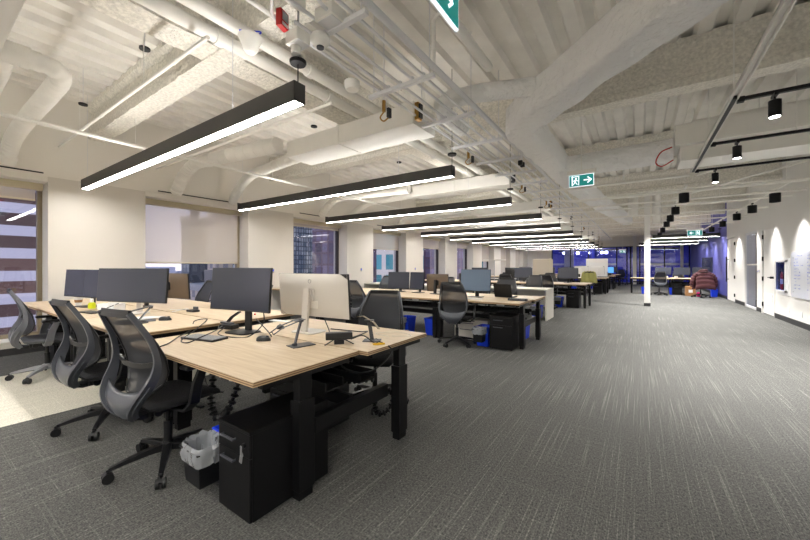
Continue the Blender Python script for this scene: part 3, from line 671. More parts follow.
# ------------------------------------------------------------------ desks
def desk(loc, w, d, z, label, flip=False, rz=0, grp='oak topped bench desks', top='wood'):
    """origin at right-near corner on the floor (user side = -Y); desk runs to -X"""
    t = thing('bench_desk', label, 'desk', loc, rz, grp)
    MB().b2(-w+.002, -.002, .002, d-.002, z-.004, z).build('desktop', top, t)
    MB().b2(-w, 0, 0, d, z-.027, z-.004).build('edge_band', 'ply' if top == 'wood' else top, t)
    yc = d*.5-.05 if not flip else d*.5-.03
    for x in (-.045, -w+.045):
        l = MB(); l.box((x, d*.44, .30), (.075, .11, .50)); l.box((x, d*.44, .62), (.055, .085, .2)); l.box((x, d*.44, .025), (.06, .095, .05)); l.build('leg', 'black', t, bevel=.003)
        c = MB(); c.box((x, d*.5, z-.045), (.05, d*.82, .035)); c.build('top_bracket', 'black', t, bevel=.004)
    MB().b2(-w+.08, -.08, d*.44-.02, d*.44+.02, z-.08, z-.03).build('crossbar', 'black', t)
    MB().b2(-w+.1, -.1, d-.2, d-.04, .50, .508).b2(-w+.1, -.1, d-.2, d-.192, .50, .56).b2(-w+.1, -.1, d-.05, d-.042, .50, .56).build('cable_tray', 'black', t)
    c = MB(); c.box((-.30, .05, z-.045), (.11, .05, .018), rx=R(-15)); c.build('height_switch', 'silver_plastic', t, bevel=.003)
    g = MB(); [g.box((-.335+.014*k, .024, z-.044), (.009, .004, .006)) for k in range(6)]; g.build('switch_buttons', 'plastic', t)
    return t
def beam(loc, L, label, ax='Y'):
    t = MB(); (t.b2(-.025, .025, 0, L, -.045, .045) if ax == 'Y' else t.b2(-L, 0, -.02, .02, -.04, .04))
    o = t.build('bench_rail', 'black', bevel=.003); o.location = loc; tag(o, label, 'rail', 'black bench rails'); return o
D = .755
dA = desk((-1.533, .96, 0), 1.55, D, .74, 'oak topped standing desk nearest the camera, with the black pedestal under its corner')
dB = dup(dA, (-1.47, 1.728+D, 0), 0, ''); dB.rotation_euler = (0, 0, 0)
# far row: user side +Y => rotate 180 about own corner
dB.location = (-1.465-1.55, 1.725+D, 0); dB.rotation_euler = (0, 0, math.pi); dB['label'] = 'oak topped desk behind the nearest one, carrying the silver white monitor'
for i, lab in enumerate(('with the wide dark monitor', 'third from its aisle end', 'at its window end')):
    if i == 0: dC = desk((-3.15, .955, 0), 1.35, D, .785, 'raised oak desk in the front bench, near row, ' + lab)
    else: dup(dC, (-3.15-1.37*i, .955, 0), 0, 'raised oak desk in the front bench, near row, ' + lab)
for i, lab in enumerate(('carrying the brown backed monitor', 'third from its aisle end', 'at its window end')):
    dup(dC, (-3.13-1.37*i-1.35, 1.73+D, 0), math.pi, 'raised oak topped desk in the front bench, far row, ' + lab)
beam((-1.575, 1.36, .375), .70, 'black rail joining the two end legs of the front bench')
beam((-1.6, 1.71, .40), 5.4, 'long black rail under the front bench', 'X')
rn = ['aisle end', 'second from the aisle', 'third from the aisle', 'at the window end']
def bench(xr, y0, nn, ordn, w=1.52, rows=2, z=.74):
    for i in range(nn):
        dup(dA, (xr-(w+.03)*i, y0, 0), 0, 'oak desk in the %s bench from the camera, near row, %s' % (ordn, rn[i]))
        if rows > 1: dup(dA, (xr+.04-(w+.03)*i-1.55, y0+2*D+.01, 0), math.pi, 'oak desk in the %s bench from the camera, far row, %s' % (ordn, rn[i]))
    beam((xr-.045, y0+.4, .375), .70, 'black rail joining the end legs of the %s bench' % ordn)
    beam((xr-.09, y0+D, .40), (w+.03)*nn-.1, 'long black rail under the %s bench' % ordn, 'X')
bench(-1.47, 5.18, 4, 'second')
bench(-1.33, 11.55, 4, 'third')
bench(-1.25, 18.1, 4, 'fourth')
bench(-1.15, 22.2, 3, 'fifth')
bench(-1.05, 26.2, 3, 'sixth')
bench(2.76, 19.6, 1, 'far right', rows=2)
dup(dA, (2.76-1.55, 19.6, 0), 0, 'oak topped desk far right behind the white column, at its left end')
# white desk with full panel end
wd = thing('white_desk', 'white laminate desk with a full height white end panel between the second and third benches', 'desk', (-1.80, 8.6, 0))
MB().b2(-2.8, 0, 0, .8, .715, .745).build('desktop', 'laminate', wd, bevel=.003)
MB().b2(-.035, 0, 0, .8, 0, .715).build('end_panel', 'laminate', wd, bevel=.003); MB().b2(-2.8, -2.765, 0, .8, 0, .715).build('end_panel', 'laminate', wd, bevel=.003)
MB().b2(-2.76, -.04, .70, .72, .25, .71).build('modesty_panel', 'laminate', wd)
dup(wd, (-4.65, 8.6, 0), 0, 'white laminate desk nearer the windows, behind the second bench')
mp = thing('mobile_partition', 'tall tan fabric partition standing behind the third bench', 'partition', (-3.05, 13.9, 0))
MB().b2(-.36, .36, -.02, .02, .12, 1.56).build('fabric_panel', 'tan', mp, bevel=.008)
for x in (-.3, .3): MB().b2(x-.02, x+.02, -.2, .2, 0, .12).build('foot', 'silver_plastic', mp)
wbd = thing('mobile_whiteboard', 'white mobile board standing behind the fourth bench', 'whiteboard', (-1.83, 20.6, 0))
MB().b2(-.5, .5, -.02, .02, .75, 1.68).build('board', 'paper', wbd, bevel=.01)
for x in (-.48, .48): MB().b2(x-.02, x+.02, -.25, .25, 0, .06).b2(x-.02, x+.02, -.02, .02, 0, 1.0).build('stand_leg', 'silver_plastic', wbd)

# pedestals
def pedestal(loc, label, w=.295, d=.52, h=.47, m='black', keys=False):
    t = thing('pedestal_cabinet', label, 'drawer cabinet', loc, 0, 'narrow drawer pedestals')
    MB().b2(-w, 0, .018, d, .012, h-.018).build('carcass', m, t, bevel=.002)
    MB().b2(-w-.002, .002, -.002, d, h-.018, h).build('top_panel', m, t, bevel=.002)
    f = MB().b2(-w+.002, -.002, 0, .017, h-.135, h-.021).build('drawer', m, t, bevel=.002)
    MB().b2(-w*.82, -w*.42, -.022, -.012, h-.068, h-.058).b2(-w*.82, -w*.80, -.014, .002, h-.068, h-.058).b2(-w*.44, -w*.42, -.014, .002, h-.068, h-.058).build('bar_handle', 'grey_plastic', f)
    f2 = MB().b2(-w+.002, -.002, 0, .017, .014, h-.139).build('drawer', m, t, bevel=.002)
    MB().b2(-w*.82, -w*.42, -.022, -.012, h-.178, h-.168).b2(-w*.82, -w*.80, -.014, .002, h-.178, h-.168).b2(-w*.44, -w*.42, -.014, .002, h-.178, h-.168).build('bar_handle', 'grey_plastic', f2)
    if keys:
        k = MB(); k.cyl((-.045, 0, h-.075), (-.045, -.012, h-.075), .013); k.build('lock', 'plastic', f)
        q = MB(); q.box((-.045, -.02, h-.095), (.012, .004, .05)); q.box((-.043, -.022, h-.135), (.02, .004, .035), ry=.2); q.lathe([(.012, -.002), (.012, .002)], (-.045, -.017, h-.115), 10, 'Y'); q.build('keys', 'steel', f)
    for x in (-w+.03, -.03): MB().cyl((x, .05, 0), (x, .05, .012), .012).build('foot', 'plastic', t)
    return t
pd = pedestal((-1.595, .90, 0), 'narrow black pedestal with keys in its lock under the nearest desk corner', keys=True)
pd.location = (-1.600, .985, 0)
p2 = pedestal((-1.59, 5.24, 0), 'charcoal pedestal under the aisle end of the second bench', m='black', h=.52, w=.36)
dup(p2, (-1.52, 11.7, 0), 0, 'charcoal pedestal under the aisle end of the third bench')
dup(p2, (-1.42, 18.25, 0), 0, 'charcoal pedestal under the aisle end of the fourth bench')
dup(p2, (-1.32, 22.35, 0), 0, 'charcoal pedestal under the aisle end of the fifth bench')
dup(p2, (1.6, 19.7, 0), 0, 'charcoal pedestal under the far right desks')
dup(p2, (-1.3, 19.1, 0), 0, 'charcoal pedestal under the aisle end of the fourth bench, far row')
dup(p2, (-4.85, 5.4, 0), 0, 'charcoal pedestal under the window side of the second bench')
dup(p2, (-6.3, 1.15, 0), 0, 'charcoal pedestal under the window end of the front bench')
wp = pedestal((-2.12, 5.62, 0), 'white low cabinet lying under the second bench between two chairs', m='laminate', w=.62, h=.36)
dup(wp, (-4.15, 1.35, 0), 0, 'white low cabinet under the front bench behind the middle chair')
bx2 = pedestal((-2.35, 1.75, 0), 'black under-desk cabinet behind the nearest pedestal', m='plastic', w=.34, h=.5); bx2.location = (-2.02, 1.62, 0)

# bins
def bin_(loc, label, w=.22, d=.30, h=.31, m='blue', grp='blue recycling bins', rz=0):
    t = thing('recycling_bin', label, 'bin', loc, rz, grp)
    b = MB(); a = .82
    def ring(k, z, o): return [(sx*(w/2*k-o), sy*(d/2*k-o), z) for sx, sy in ((-1, -1), (1, -1), (1, 1), (-1, 1))]
    v = ring(a, 0, 0)+ring(1, h, 0)+ring(1, h, .006)+ring(a, .008, .006)
    b.add(v, [(3, 2, 1, 0)]+[(i+4*j, (i+1) % 4+4*j, (i+1) % 4+4*j+4, i+4*j+4) for j in range(3) for i in range(4)]+[(12, 13, 14, 15)])
    b.build('bucket', m, t, bevel=.004)
    r = MB(); rr = ring(1, h, -.006); 
    for i in range(4):
        p, q = Vector(rr[i]), Vector(rr[(i+1) % 4]); r.tube([p, q], .006, 6)
    r.build('rim', m, t)
    return t
def caddy(loc, label, rz=0, near=False):
    t = bin_(loc, label, .17 if not near else .20, .17 if not near else .165, .20 if not near else .20, 'plastic', 'small black waste caddies', rz); t.name = 'waste_caddy'
    w, d, h = (.17, .17, .20) if not near else (.20, .165, .20)
    b = MB(); random.seed(5)
    prof = [(1.0, h-.075), (1.07, h-.03), (1.08, h+.008), (1.0, h+.028), (.88, h+.02), (.80, h-.03), (.68, h-.08), (.3, h-.11)]
    n = 48
    vs = []
    for k, (s_, z) in enumerate(prof):
        for i in range(n):
            a = 2*math.pi*i/n; c, s2 = math.cos(a), math.sin(a); e = 1/max(abs(c), abs(s2)); e = min(e, 1.28)
            q = noise.noise(Vector((c*4, s2*4, k*.9)))*.018 + noise.noise(Vector((c*11, s2*11, k*2.1)))*.012
            vs.append((c*e*(w/2*s_+.006)+q*c, s2*e*(d/2*s_+.006)+q*s2, z+q*.9))
    b.add(vs, [(k*n+i, k*n+(i+1) % n, (k+1)*n+(i+1) % n, (k+1)*n+i) for k in range(len(prof)-1) for i in range(n)]+[tuple((len(prof)-1)*n+i for i in range(n))])
    b.build('plastic_liner', 'bag', t, smooth=True, label='clear crumpled plastic liner')
    return t
b0 = bin_((-2.04, 1.24, 0), 'blue recycling bin tucked beside the nearest black pedestal')
c0 = caddy((-2.075, 1.0, .07), 'small black waste caddy with clear liner beside the nearest pedestal', near=True)
bl = [(-2.10, 5.45, 'beside the aisle end pedestal of the second bench'), (-3.25, 5.75, 'under the second bench behind its aisle end desk leg'), (-3.75, 5.60, 'under the second bench below the pair of dark monitors'), (-1.75, 6.35, 'under the far row of the second bench by the aisle'),
      (-2.1, 9.0, 'under the white desk'), (-2.1, 11.85, 'beside the third bench pedestal'), (-1.8, 12.7, 'under the third bench far row'), (-2.6, 18.4, 'under the fourth bench'), (.15+1.1, 19.9, 'beneath the far right desks, near the white column'), (.2, 19.8, 'at the left end of the far right desks'),
      (2.62, 19.35, 'beside the right wall under the far right desk'), (-2.3, 22.5, 'under the fifth bench')]
for i, (x, y, l) in enumerate(bl):
    dup(b0, (x, y, 0), 0, 'blue recycling bin ' + l)
cb = caddy((-2.10, 5.2, .1), 'small black lined caddy hooked on the blue bin of the second bench')
for x, y, l in ((-3.75, 5.36, 'hooked on the bin below the pair of dark monitors'), (-2.1, 8.76, 'hooked on the bin under the white desk'), (-2.1, 11.6, 'hooked on the third bench bin')):
    dup(cb, (x, y, .1), 0, 'small black lined caddy ' + l)

# ------------------------------------------------------------------ chairs
def chair(label, loc, rz, frame='grey_plastic', seatm='fabric', basem='plastic', grp='mesh task chairs', cat='chair'):
    t = thing('task_chair', label, cat, loc, rz, grp)
    hub = MB(); hub.lathe([(.032, .085), (.038, .10), (.036, .13), (.03, .15)], n=16)
    for k in range(5):
        a = R(90+72*k+18); d = Vector((math.cos(a), math.sin(a), 0)); s_ = Vector((-d.y, d.x, 0))
        hub.ribbon([d*.02+Vector((0, 0, .115)), d*.10+Vector((0, 0, .11)), d*.22+Vector((0, 0, .092)), d*.30+Vector((0, 0, .075))], s_, [.05, .045, .034, .026], [.045, .035, .026, .02])
    hub.build('star_base', basem, t, smooth=True, bevel=.002)
    for k in range(5):
        a = R(90+72*k+18); d = Vector((math.cos(a), math.sin(a), 0)); c = MB(); s_ = Vector((-d.y, d.x, 0)); p = d*.305
        for sg in (-1, 1):
            q = p + s_*sg*.017 + Vector((0, 0, .03)); c.cyl(q-s_*.009, q+s_*.009, .03, n=18)
        c.cyl(p+Vector((0, 0, .03)), p+Vector((0, 0, .075)), .009); c.ribbon([p-d*.022+Vector((0, 0, .045)), p+Vector((0, 0, .066)), p+d*.022+Vector((0, 0, .045))], s_, .03, .006)
        c.build('castor', 'plastic', t, smooth=True)
    g = MB(); g.cyl((0, 0, .14), (0, 0, .28), .026); g.cyl((0, 0, .28), (0, 0, .385), .015); g.build('gas_column', 'plastic', t, smooth=True)
    m = MB(); m.box((0, -.02, .39), (.15, .26, .05)); m.box((.16, .05, .395), (.18, .012, .01)); m.box((.26, .05, .395), (.05, .03, .012)); m.cyl((-.09, -.1, .385), (.09, -.1, .385), .028); m.build('tilt_mechanism', 'plastic', t, bevel=.006)
    # seat cushion
    s = MB(); nu, nv = 15, 15
    def outline(u, v):
        x = (u-.5)*2; y = (v-.5)*2; hw = .245-(.03*max(0, -y)**2); f = 1-.10*max(0, y)**3*abs(x)**2
        return x*hw*(1-.12*abs(y)**6), y*.235*f+.03
    def top(u, v):
        x, y = outline(u, v); a, b = (u-.5)*2, (v-.5)*2
        z = .485-.018*(1-a*a)*(1-b*b)-.045*max(0, b)**3-.028*max(abs(a), abs(b))**8
        return (x, y, z)
    def bot(u, v):
        x, y = outline(u, v); a, b = (u-.5)*2, (v-.5)*2; z = .415-.012*max(0, b)**2+.025*max(abs(a), abs(b))**6
        return (x*.97, y*.97, z)
    A = [top(i/(nu-1), j/(nv-1)) for j in range(nv) for i in range(nu)]; B = [bot(i/(nu-1), j/(nv-1)) for j in range(nv) for i in range(nu)]
    k = nu*nv; fs = [(j*nu+i, j*nu+i+1, (j+1)*nu+i+1, (j+1)*nu+i) for j in range(nv-1) for i in range(nu-1)]
    ed = [(i, 0) for i in range(nu)]+[(nu-1, j) for j in range(1, nv)]+[(i, nv-1) for i in range(nu-2, -1, -1)]+[(0, j) for j in range(nv-2, 0, -1)]
    E_ = [j*nu+i for i, j in ed]
    s.add(A+B, fs+[tuple(x+k for x in reversed(f)) for f in fs]+[(E_[i], E_[i-1], E_[i-1]+k, E_[i]+k) for i in range(len(E_))])
    s.build('seat', seatm, t, smooth=True)
    # back : outer S-shaped rails that swell low down and meet in a pointed shell
    tab = [(0, 1.03, -.300, .160), (.12, .96, -.262, .185), (.28, .86, -.215, .212), (.44, .75, -.190, .228), (.58, .66, -.200, .230), (.70, .58, -.235, .210), (.80, .51, -.262, .17), (.90, .44, -.258, .11), (1.0, .38, -.215, .05)]
    cp = cat_curve([Vector((b, a_, z)) for (_, z, a_, b) in tab], 5)
    b = MB()
    for sg in (-1, 1):
        pts = [(sg*p.x, p.y, p.z) for p in cp]; n = len(pts)
        ws = [.028+.034*math.sin(math.pi*min(1, max(0, (i/n-.35)/.65)))**1.2+.01*(i/n) for i in range(n)]
        b.ribbon(pts, (0, 1, 0.15), ws, .016)
    b.build('back_frame', frame, t, smooth=True, label='curved side frame of the back')
    sh = MB()
    def shell(u, v):
        zz = .60-.23*v; w = interp([(0, .232), (.35, .20), (.6, .15), (.85, .08), (1, .05)], v)[0]; y = interp([(0, -.225), (.3, -.258), (.55, -.268), (.8, -.250), (1, -.215)], v)[0]
        x = (u-.5)*2; top = .055*(1-x*x)*(1-v)
        return (x*w, y-.03*(1-x*x)*(1-v*.6), zz-top)
    sh.grid(13, 9, shell); sh.build('lower_shell', frame, t, smooth=True, solid=.012)
    st = MB(); st.ribbon([(0, -.25, .40), (0, -.18, .375), (0, -.06, .38)], (1, 0, 0), [.10, .11, .12], .03); st.cyl((-.07, -.235, .43), (.07, -.235, .43), .022); st.build('back_stem', 'plastic', t, smooth=True)
    # inner mesh panel
    def inner(u, v):
        x = (u-.5)*2; z = 1.025-.50*v
        w, y = interp([(0, .150, -.292), (.15, .170, -.245), (.35, .200, -.185), (.55, .218, -.140), (.75, .215, -.120), (.9, .185, -.135), (1, .12, -.175)], v)
        return (x*w, y-.035*(1-x*x)*(.3+.7*v), z)
    mm = MB(); mm.grid(13, 19, inner); mm.build('back_mesh', 'mesh', t, smooth=True)
    rim = MB(); L = [inner(0, i/18) for i in range(19)]; Rr = [inner(1, i/18) for i in range(18, -1, -1)]; bt = [inner(i/8, 1) for i in range(1, 8)]; tp = [inner(i/8, 0) for i in range(7, -1, -1)]
    rim.tube(L+bt+Rr+tp, .009, 6); rim.ribbon([inner(i/8, 0) for i in range(9)], (0, .1, 1), .045, .016); rim.build('mesh_rim', 'plastic', t, smooth=True)
    lum = MB(); lum.ribbon([(-.21, -.175, .72), (-.1, -.2, .70), (0, -.205, .695), (.1, -.2, .70), (.21, -.175, .72)], (0, 0, 1), .028, .010); lum.build('lumbar_support', 'plastic', t, smooth=True)
    for sg in (-1, 1):
        a = MB(); a.ribbon([(sg*.09, -.02, .395), (sg*.24, -.02, .40), (sg*.29, -.01, .45), (sg*.29, .01, .56), (sg*.29, .05, .66)], (0, 1, 0), [.06, .06, .065, .06, .05], [.02, .02, .025, .025, .022])
        ar = a.build('armrest', frame if basem != 'plastic' else 'plastic', t, smooth=True, bevel=.003)
        MB().box((sg*.285, .05, .675), (.085, .25, .028)).build('arm_pad', 'plastic', ar, bevel=.012)
    return t
ch = chair('black mesh task chair nearest the camera, beside the waste caddy at the front bench', (-2.585, 1.01, 0), R(8))
cx = dup(ch, (-3.62, .98, 0), R(5), 'black mesh task chair second from the camera at the front bench')
cc = chair('grey framed task chair with silver base at the window end of the front bench', (-5.80, 1.0, 0), R(-4), 'mid_plastic', 'lgfabric', 'silver_plastic')
dup(ch, (-2.10, 2.58, 0), R(200), 'black mesh task chair on the far side of the nearest desks, turned toward the camera')
dup(ch, (-4.55, 2.75, 0), R(165), 'black mesh task chair silhouetted against the second window')
dup(ch, (-6.2, 2.8, 0), R(180), 'black mesh task chair by the second window, nearest the window wall')
seats = [(-2.50, 5.22, 8, 'at the aisle end of the second bench, its back to the camera'), (-4.2, 4.85, -10, 'at the second bench, in front of the pair of dark monitors'), (-5.6, 5.0, 5, 'at the window side of the second bench, near row'),
         (-2.3, 6.95, 182, 'at the far row of the second bench by the aisle'), (-3.75, 7.0, 175, 'at the far row of the second bench, second from the aisle'), (-5.4, 7.0, 190, 'at the far row of the second bench, window side'),
         (-3.2, 8.35, -15, 'before the white desk, left of its middle'), (-2.45, 9.75, 170, 'behind the white desk by the aisle'), (-4.1, 9.8, 180, 'behind the white desks, nearer the windows'),
         (-2.35, 11.25, 0, 'before the third bench at its aisle end'), (-3.6, 11.2, 12, 'before the third bench, second from the aisle'), (-5.0, 11.3, -8, 'before the third bench, third from the aisle'), (-2.7, 13.3, 185, 'behind the third bench by the aisle'), (-4.4, 13.4, 175, 'behind the third bench, window side'),
         (-3.0, 17.8, 5, 'before the fourth bench, second from the aisle'), (-4.8, 17.8, -10, 'before the fourth bench, window side'), (-1.6, 24.0, 180, 'behind the fifth bench'), (-2.6, 21.9, -10, 'before the fifth bench'), (-.95, 28.2, 200, 'at the sixth bench by the far glazing'),
         (.75, 19.2, 10, 'before the far right desks, just right of the white column'), (1.6, 21.4, 180, 'behind the far right desks')]
for x, y, a, l in seats: dup(ch, (x, y, 0), R(a), 'black mesh chair ' + l)
oc = dup(ch, (-1.95, 17.75, 0), R(20), 'task chair with olive yellow cloth over its back, before the fourth bench by the aisle')
def drape(t, m, sc=1.0, nm='draped_cloth', lab=''):
    d = MB()
    def fn(u, v):
        x = (u-.5)*2; s_ = (v-.5)*2; z = 1.06*sc - abs(s_)**1.5*.5 - .04*x*x; y = -.25+s_*.07+.02*math.sin(x*9+v*4)+(-.05 if s_ < 0 else .06)*abs(s_)
        return (x*(.26+.06*abs(s_)), y, z+.012*math.sin(x*14+v*22))
    d.grid(21, 17, fn); return d.build(nm, m, t, smooth=True, solid=.02, label=lab)
drape(oc, 'olive', lab='olive yellow cloth')
jc = dup(ch, (2.12, 18.75, 0), R(15), 'task chair under the maroon puffer jacket beside the right wall')
jk = thing('puffer_jacket', 'maroon quilted puffer jacket hung over the chair beside the right wall', 'jacket', (2.12, 18.75, 0), R(15))
d = MB()
def jf(u, v):
    x = (u-.5)*2; s_ = (v-.5)*2; q = .018*abs(math.sin(v*math.pi*9)); z = 1.06-abs(s_)**1.35*.68-.05*x*x; y = -.26+s_*.09+(-.07 if s_ < 0 else .07)*abs(s_)
    return (x*(.25+.08*abs(s_)), y-(q if s_ < 0 else -q), z+q)
d.grid(19, 41, jf); d.build('jacket_body', 'jacket', jk, smooth=True, solid=.04)
for sg in (-1, 1):
    sl = cat_curve([(sg*.24, -.27, .97), (sg*.34, -.28, .84), (sg*.39, -.27, .62), (sg*.38, -.24, .46)], 8)
    MB().tube(sl, [.075+.012*math.sin(i*1.5) for i in range(len(sl))], 14).build('sleeve', 'jacket', jk, smooth=True)
MB().tube(cat_curve([(-.13, -.2, 1.10), (-.08, -.31, 1.13), (.08, -.31, 1.13), (.13, -.2, 1.10)], 6), .035, 10).build('collar', 'jacket', jk, smooth=True)
# ------------------------------------------------------------------ monitors
def monitor(label, loc, rz, w, h, zb, base='foot', shell='plastic', scr='screen', curve=.0, neck='plastic', grp='desktop monitors', tilt=R(4), basem=None, foot_dy=.0, foot_dx=0):
    """screen faces local -Y; loc on the desk; zb = height of the lower edge above loc"""
    t = thing('monitor', label, 'monitor', loc, rz, grp)
    cz = zb+h/2; n = 13
    def P(u, v, dy):
        x = (u-.5)*w; y = dy - curve*(1-(2*u-1)**2)*-1*1.0 if curve else dy
        return Vector((x, y+(v-.5)*h*math.sin(tilt), cz+(v-.5)*h*math.cos(tilt)))
    b = MB(); f_ = [P(i/(n-1), j, -.008) for j in (0, 1) for i in range(n)]; k_ = [P(i/(n-1), j, .012) for j in (0, 1) for i in range(n)]
    q = 2*n; fs = [(i, i+1, n+i+1, n+i) for i in range(n-1)]+[(q+n+i, q+n+i+1, q+i+1, q+i) for i in range(n-1)]
    fs += [(i+1, i, q+i, q+i+1) for i in range(n-1)]+[(n+i, n+i+1, q+n+i+1, q+n+i) for i in range(n-1)]+[(0, n, q+n, q), (n-1, q+n-1, q+2*n-1, 2*n-1)]
    b.add(f_+k_, fs); b.build('bezel', 'plastic', t, bevel=.002)
    c = MB(); c.grid(n, 2, lambda u, v: P(.008+u*.984, .035+v*.955, -.0095)); c.build('screen_panel', scr, t, smooth=True)
    g = MB(); m_ = 7
    def back(u, v):
        x, y = (u-.5)*2, (v-.5)*2; d_ = .012+.028*(1-x**4)*(1-y**4); p = P(.004+u*.992, .004+v*.992, d_); return p
    g.grid(11, 9, back); bk = g.build('back_shell', shell, t, smooth=True)
    e = MB(); e.lathe([(.0, -.001), (.012, 0), (.012, .002)], P(.5, .78, .041), 16, 'Y')
    hub = MB(); hub.box(P(.5, .5, .05), (.10, .03, .10)); hub.build('mount', neck, t, bevel=.004)
    if base == 'foot':
        top = P(.5, .5, .07)
        nk = MB(); nk.ribbon([top+Vector((0, .0, .06)), (0, .085, cz-.08), (0, .085+foot_dy, .012)], (1, 0, 0), [.06, .06, .065], [.03, .026, .02]); nk.build('stand_neck', neck, t, smooth=True)
        bs = MB(); o_ = rrect(.26, .20, .05); m2 = len(o_); v = [(x+foot_dx, y+.03+foot_dy, z) for z in (0, .010) for x, y in o_]
        bs.add(v, [tuple(range(m2-1, -1, -1)), tuple(m2+i for i in range(m2))]+[(i, (i+1) % m2, (i+1) % m2+m2, i+m2) for i in range(m2)]); bs.build('stand_base', basem or neck, t, bevel=.002)
    else:
        top = P(.5, .5, .07)
        a = MB(); a.ribbon([top, (.06, .14, cz-.02), (.16, .20, cz-.10)], (0, 0, 1), .05, .035); a.ribbon([(.16, .2, cz-.05), (.16, .2, 0)], (1, 0, 0), .035, .035); a.box((.16, .2, .006), (.10, .10, .012)); a.build('monitor_arm', neck, t)
    return t
def mon_between(label, PL, PR, ztop, h, zdesk, facing=-1, **k):
    """PL/PR: left and right screen ends as seen from the camera"""
    a, b = Vector((*PL, 0)), Vector((*PR, 0)); d = b-a; rz = math.atan2(d.y, d.x)
    if facing > 0: rz += math.pi
    c = (a+b)/2
    return monitor(label, (c.x, c.y, zdesk), rz, d.length, h, ztop-zdesk-h, **k)
m1 = mon_between('dark curved monitor on the nearest desk, screen facing the camera, black oval foot', (-3.11, 1.56), (-2.41, 1.66), 1.285, .36, .74, curve=.02, foot_dy=.0)
m5 = mon_between('wide monitor with a silver white back and round badge on the nearest bench', (-2.72, 1.98), (-1.94, 2.06), 1.235, .372, .74, facing=1, shell='mon_white', neck='mon_white', curve=.0, foot_dy=.02)
pbm = MB(); pbm.tube([(.016*math.cos(i*.5236), .0435, .47-.04+.016*math.sin(i*.5236)) for i in range(13)], .0016, 6); pbm.build('round_badge', 'grey_plastic', m5)
MB().b2(-.09, .05, .0395, .042, .20, .265).build('port_cover', 'laminate', m5); MB().b2(-.005, .02, .042, .05, .245, .26).build('cable_plug', 'plastic', m5)
m2 = mon_between('wide dark monitor with white stand neck on the raised desk of the front bench', (-4.98, 1.26), (-4.06, 1.58), 1.275, .365, .785, neck='mon_white', foot_dy=.0)
m3 = mon_between('dark monitor farthest left on the front bench, in front of the plain wall', (-6.25, 1.25), (-5.33, 1.42), 1.255, .35, .785)
m4 = mon_between('monitor with a brown grey back, left of the city window on the front bench', (-5.45, 1.95), (-4.76, 2.10), 1.205, .33, .785, facing=1, shell='mon_brown', base='arm')
# second bench monitors
mm_ = [('left one of the pair of dark monitors on the second bench', (-4.62, 6.15), (-4.10, 6.20), 1.17, .37, 'screen', 'plastic', -1), ('right one of the pair of dark monitors on the second bench', (-4.07, 6.20), (-3.66, 6.10), 1.17, .36, 'screen', 'plastic', -1),
       ('brown backed monitor right of the dark pair on the second bench', (-3.64, 6.18), (-3.10, 6.10), 1.14, .36, 'screen', 'mon_brown', 1), ('blue grey lit monitor facing the camera near the aisle end of the second bench', (-2.72, 5.85), (-2.16, 5.87), 1.24, .40, 'screen_blue', 'plastic', -1)]
for l, a, b, zt, h, sc, shl, fc in mm_: mon_between(l, a, b, zt, h, .74, facing=fc, shell=shl, scr=sc)
far_m = [(-1.95, 12.5, 0, 'third bench at the aisle end'), (-3.4, 12.5, 0, 'third bench, second from the aisle'), (-3.9, 13.0, 180, 'third bench far row'), (-5.0, 12.4, 5, 'third bench, third from the aisle'),
         (-3.0, 19.0, 0, 'fourth bench, second from the aisle'), (-3.9, 19.0, 4, 'fourth bench, third from the aisle'), (-5.1, 19.1, 0, 'fourth bench, window side'),
         (-1.75, 23.0, 0, 'fifth bench, aisle end'), (-2.9, 23.1, 0, 'fifth bench, second'), (-1.5, 27.2, 0, 'sixth bench, aisle end'), (.95, 20.5, 0, 'far right desks, left one behind the column'), (1.65, 20.5, 0, 'far right desks, middle'), (2.35, 20.7, 0, 'far right desks, by the wall')]
mA = monitor('dark monitor on the ' + far_m[0][3], (far_m[0][0], far_m[0][1], .74), 0, .62, .36, .14)
for x, y, a, l in far_m[1:]: dup(mA, (x, y, .74), R(a), 'dark monitor on the ' + l)
mW = monitor('white backed monitor on the fourth bench, left of the olive cloth chair', (-2.35, 18.9, .74), R(180), .62, .40, .16, shell='paper', neck='paper')
dup(mW, (-1.65, 18.8, .74), R(165), 'white backed monitor on the fourth bench, above the olive cloth chair')
mS = monitor('small blue lit monitor on the fifth bench by the aisle', (-1.45, 22.7, .74), 0, .55, .34, .16, scr='screen_on')
def laptop(label, loc, rz, op=105, grp='open black laptops'):
    t = thing('laptop', label, 'laptop', loc, rz, grp); MB().b2(-.165, .165, -.12, .12, 0, .016).build('keyboard_base', 'plastic', t, bevel=.003)
    a = R(op); v = Vector((0, -math.cos(a)*-1*-1, math.sin(a))); m = MB(); m.box((0, .12+.115*math.cos(a)*-1, .016+.115*math.sin(a)), (.33, .008, .23), rx=-(a-R(90))*1); m.build('lid', 'plastic', t, bevel=.002)
    return t
laptop('black open laptop near the aisle end of the second bench, beside a black bar', (-2.0, 6.22, .74), R(175))
bt = thing('black_bar', 'flat black dock bar lying at the aisle end of the second bench', 'dock', (-1.62, 5.62, .74)); MB().box((0, 0, .02), (.30, .09, .038)).build('housing', 'plastic', bt, bevel=.008); MB().box((0, -.047, .02), (.26, .004, .02)).build('front_strip', 'grey_plastic', bt)

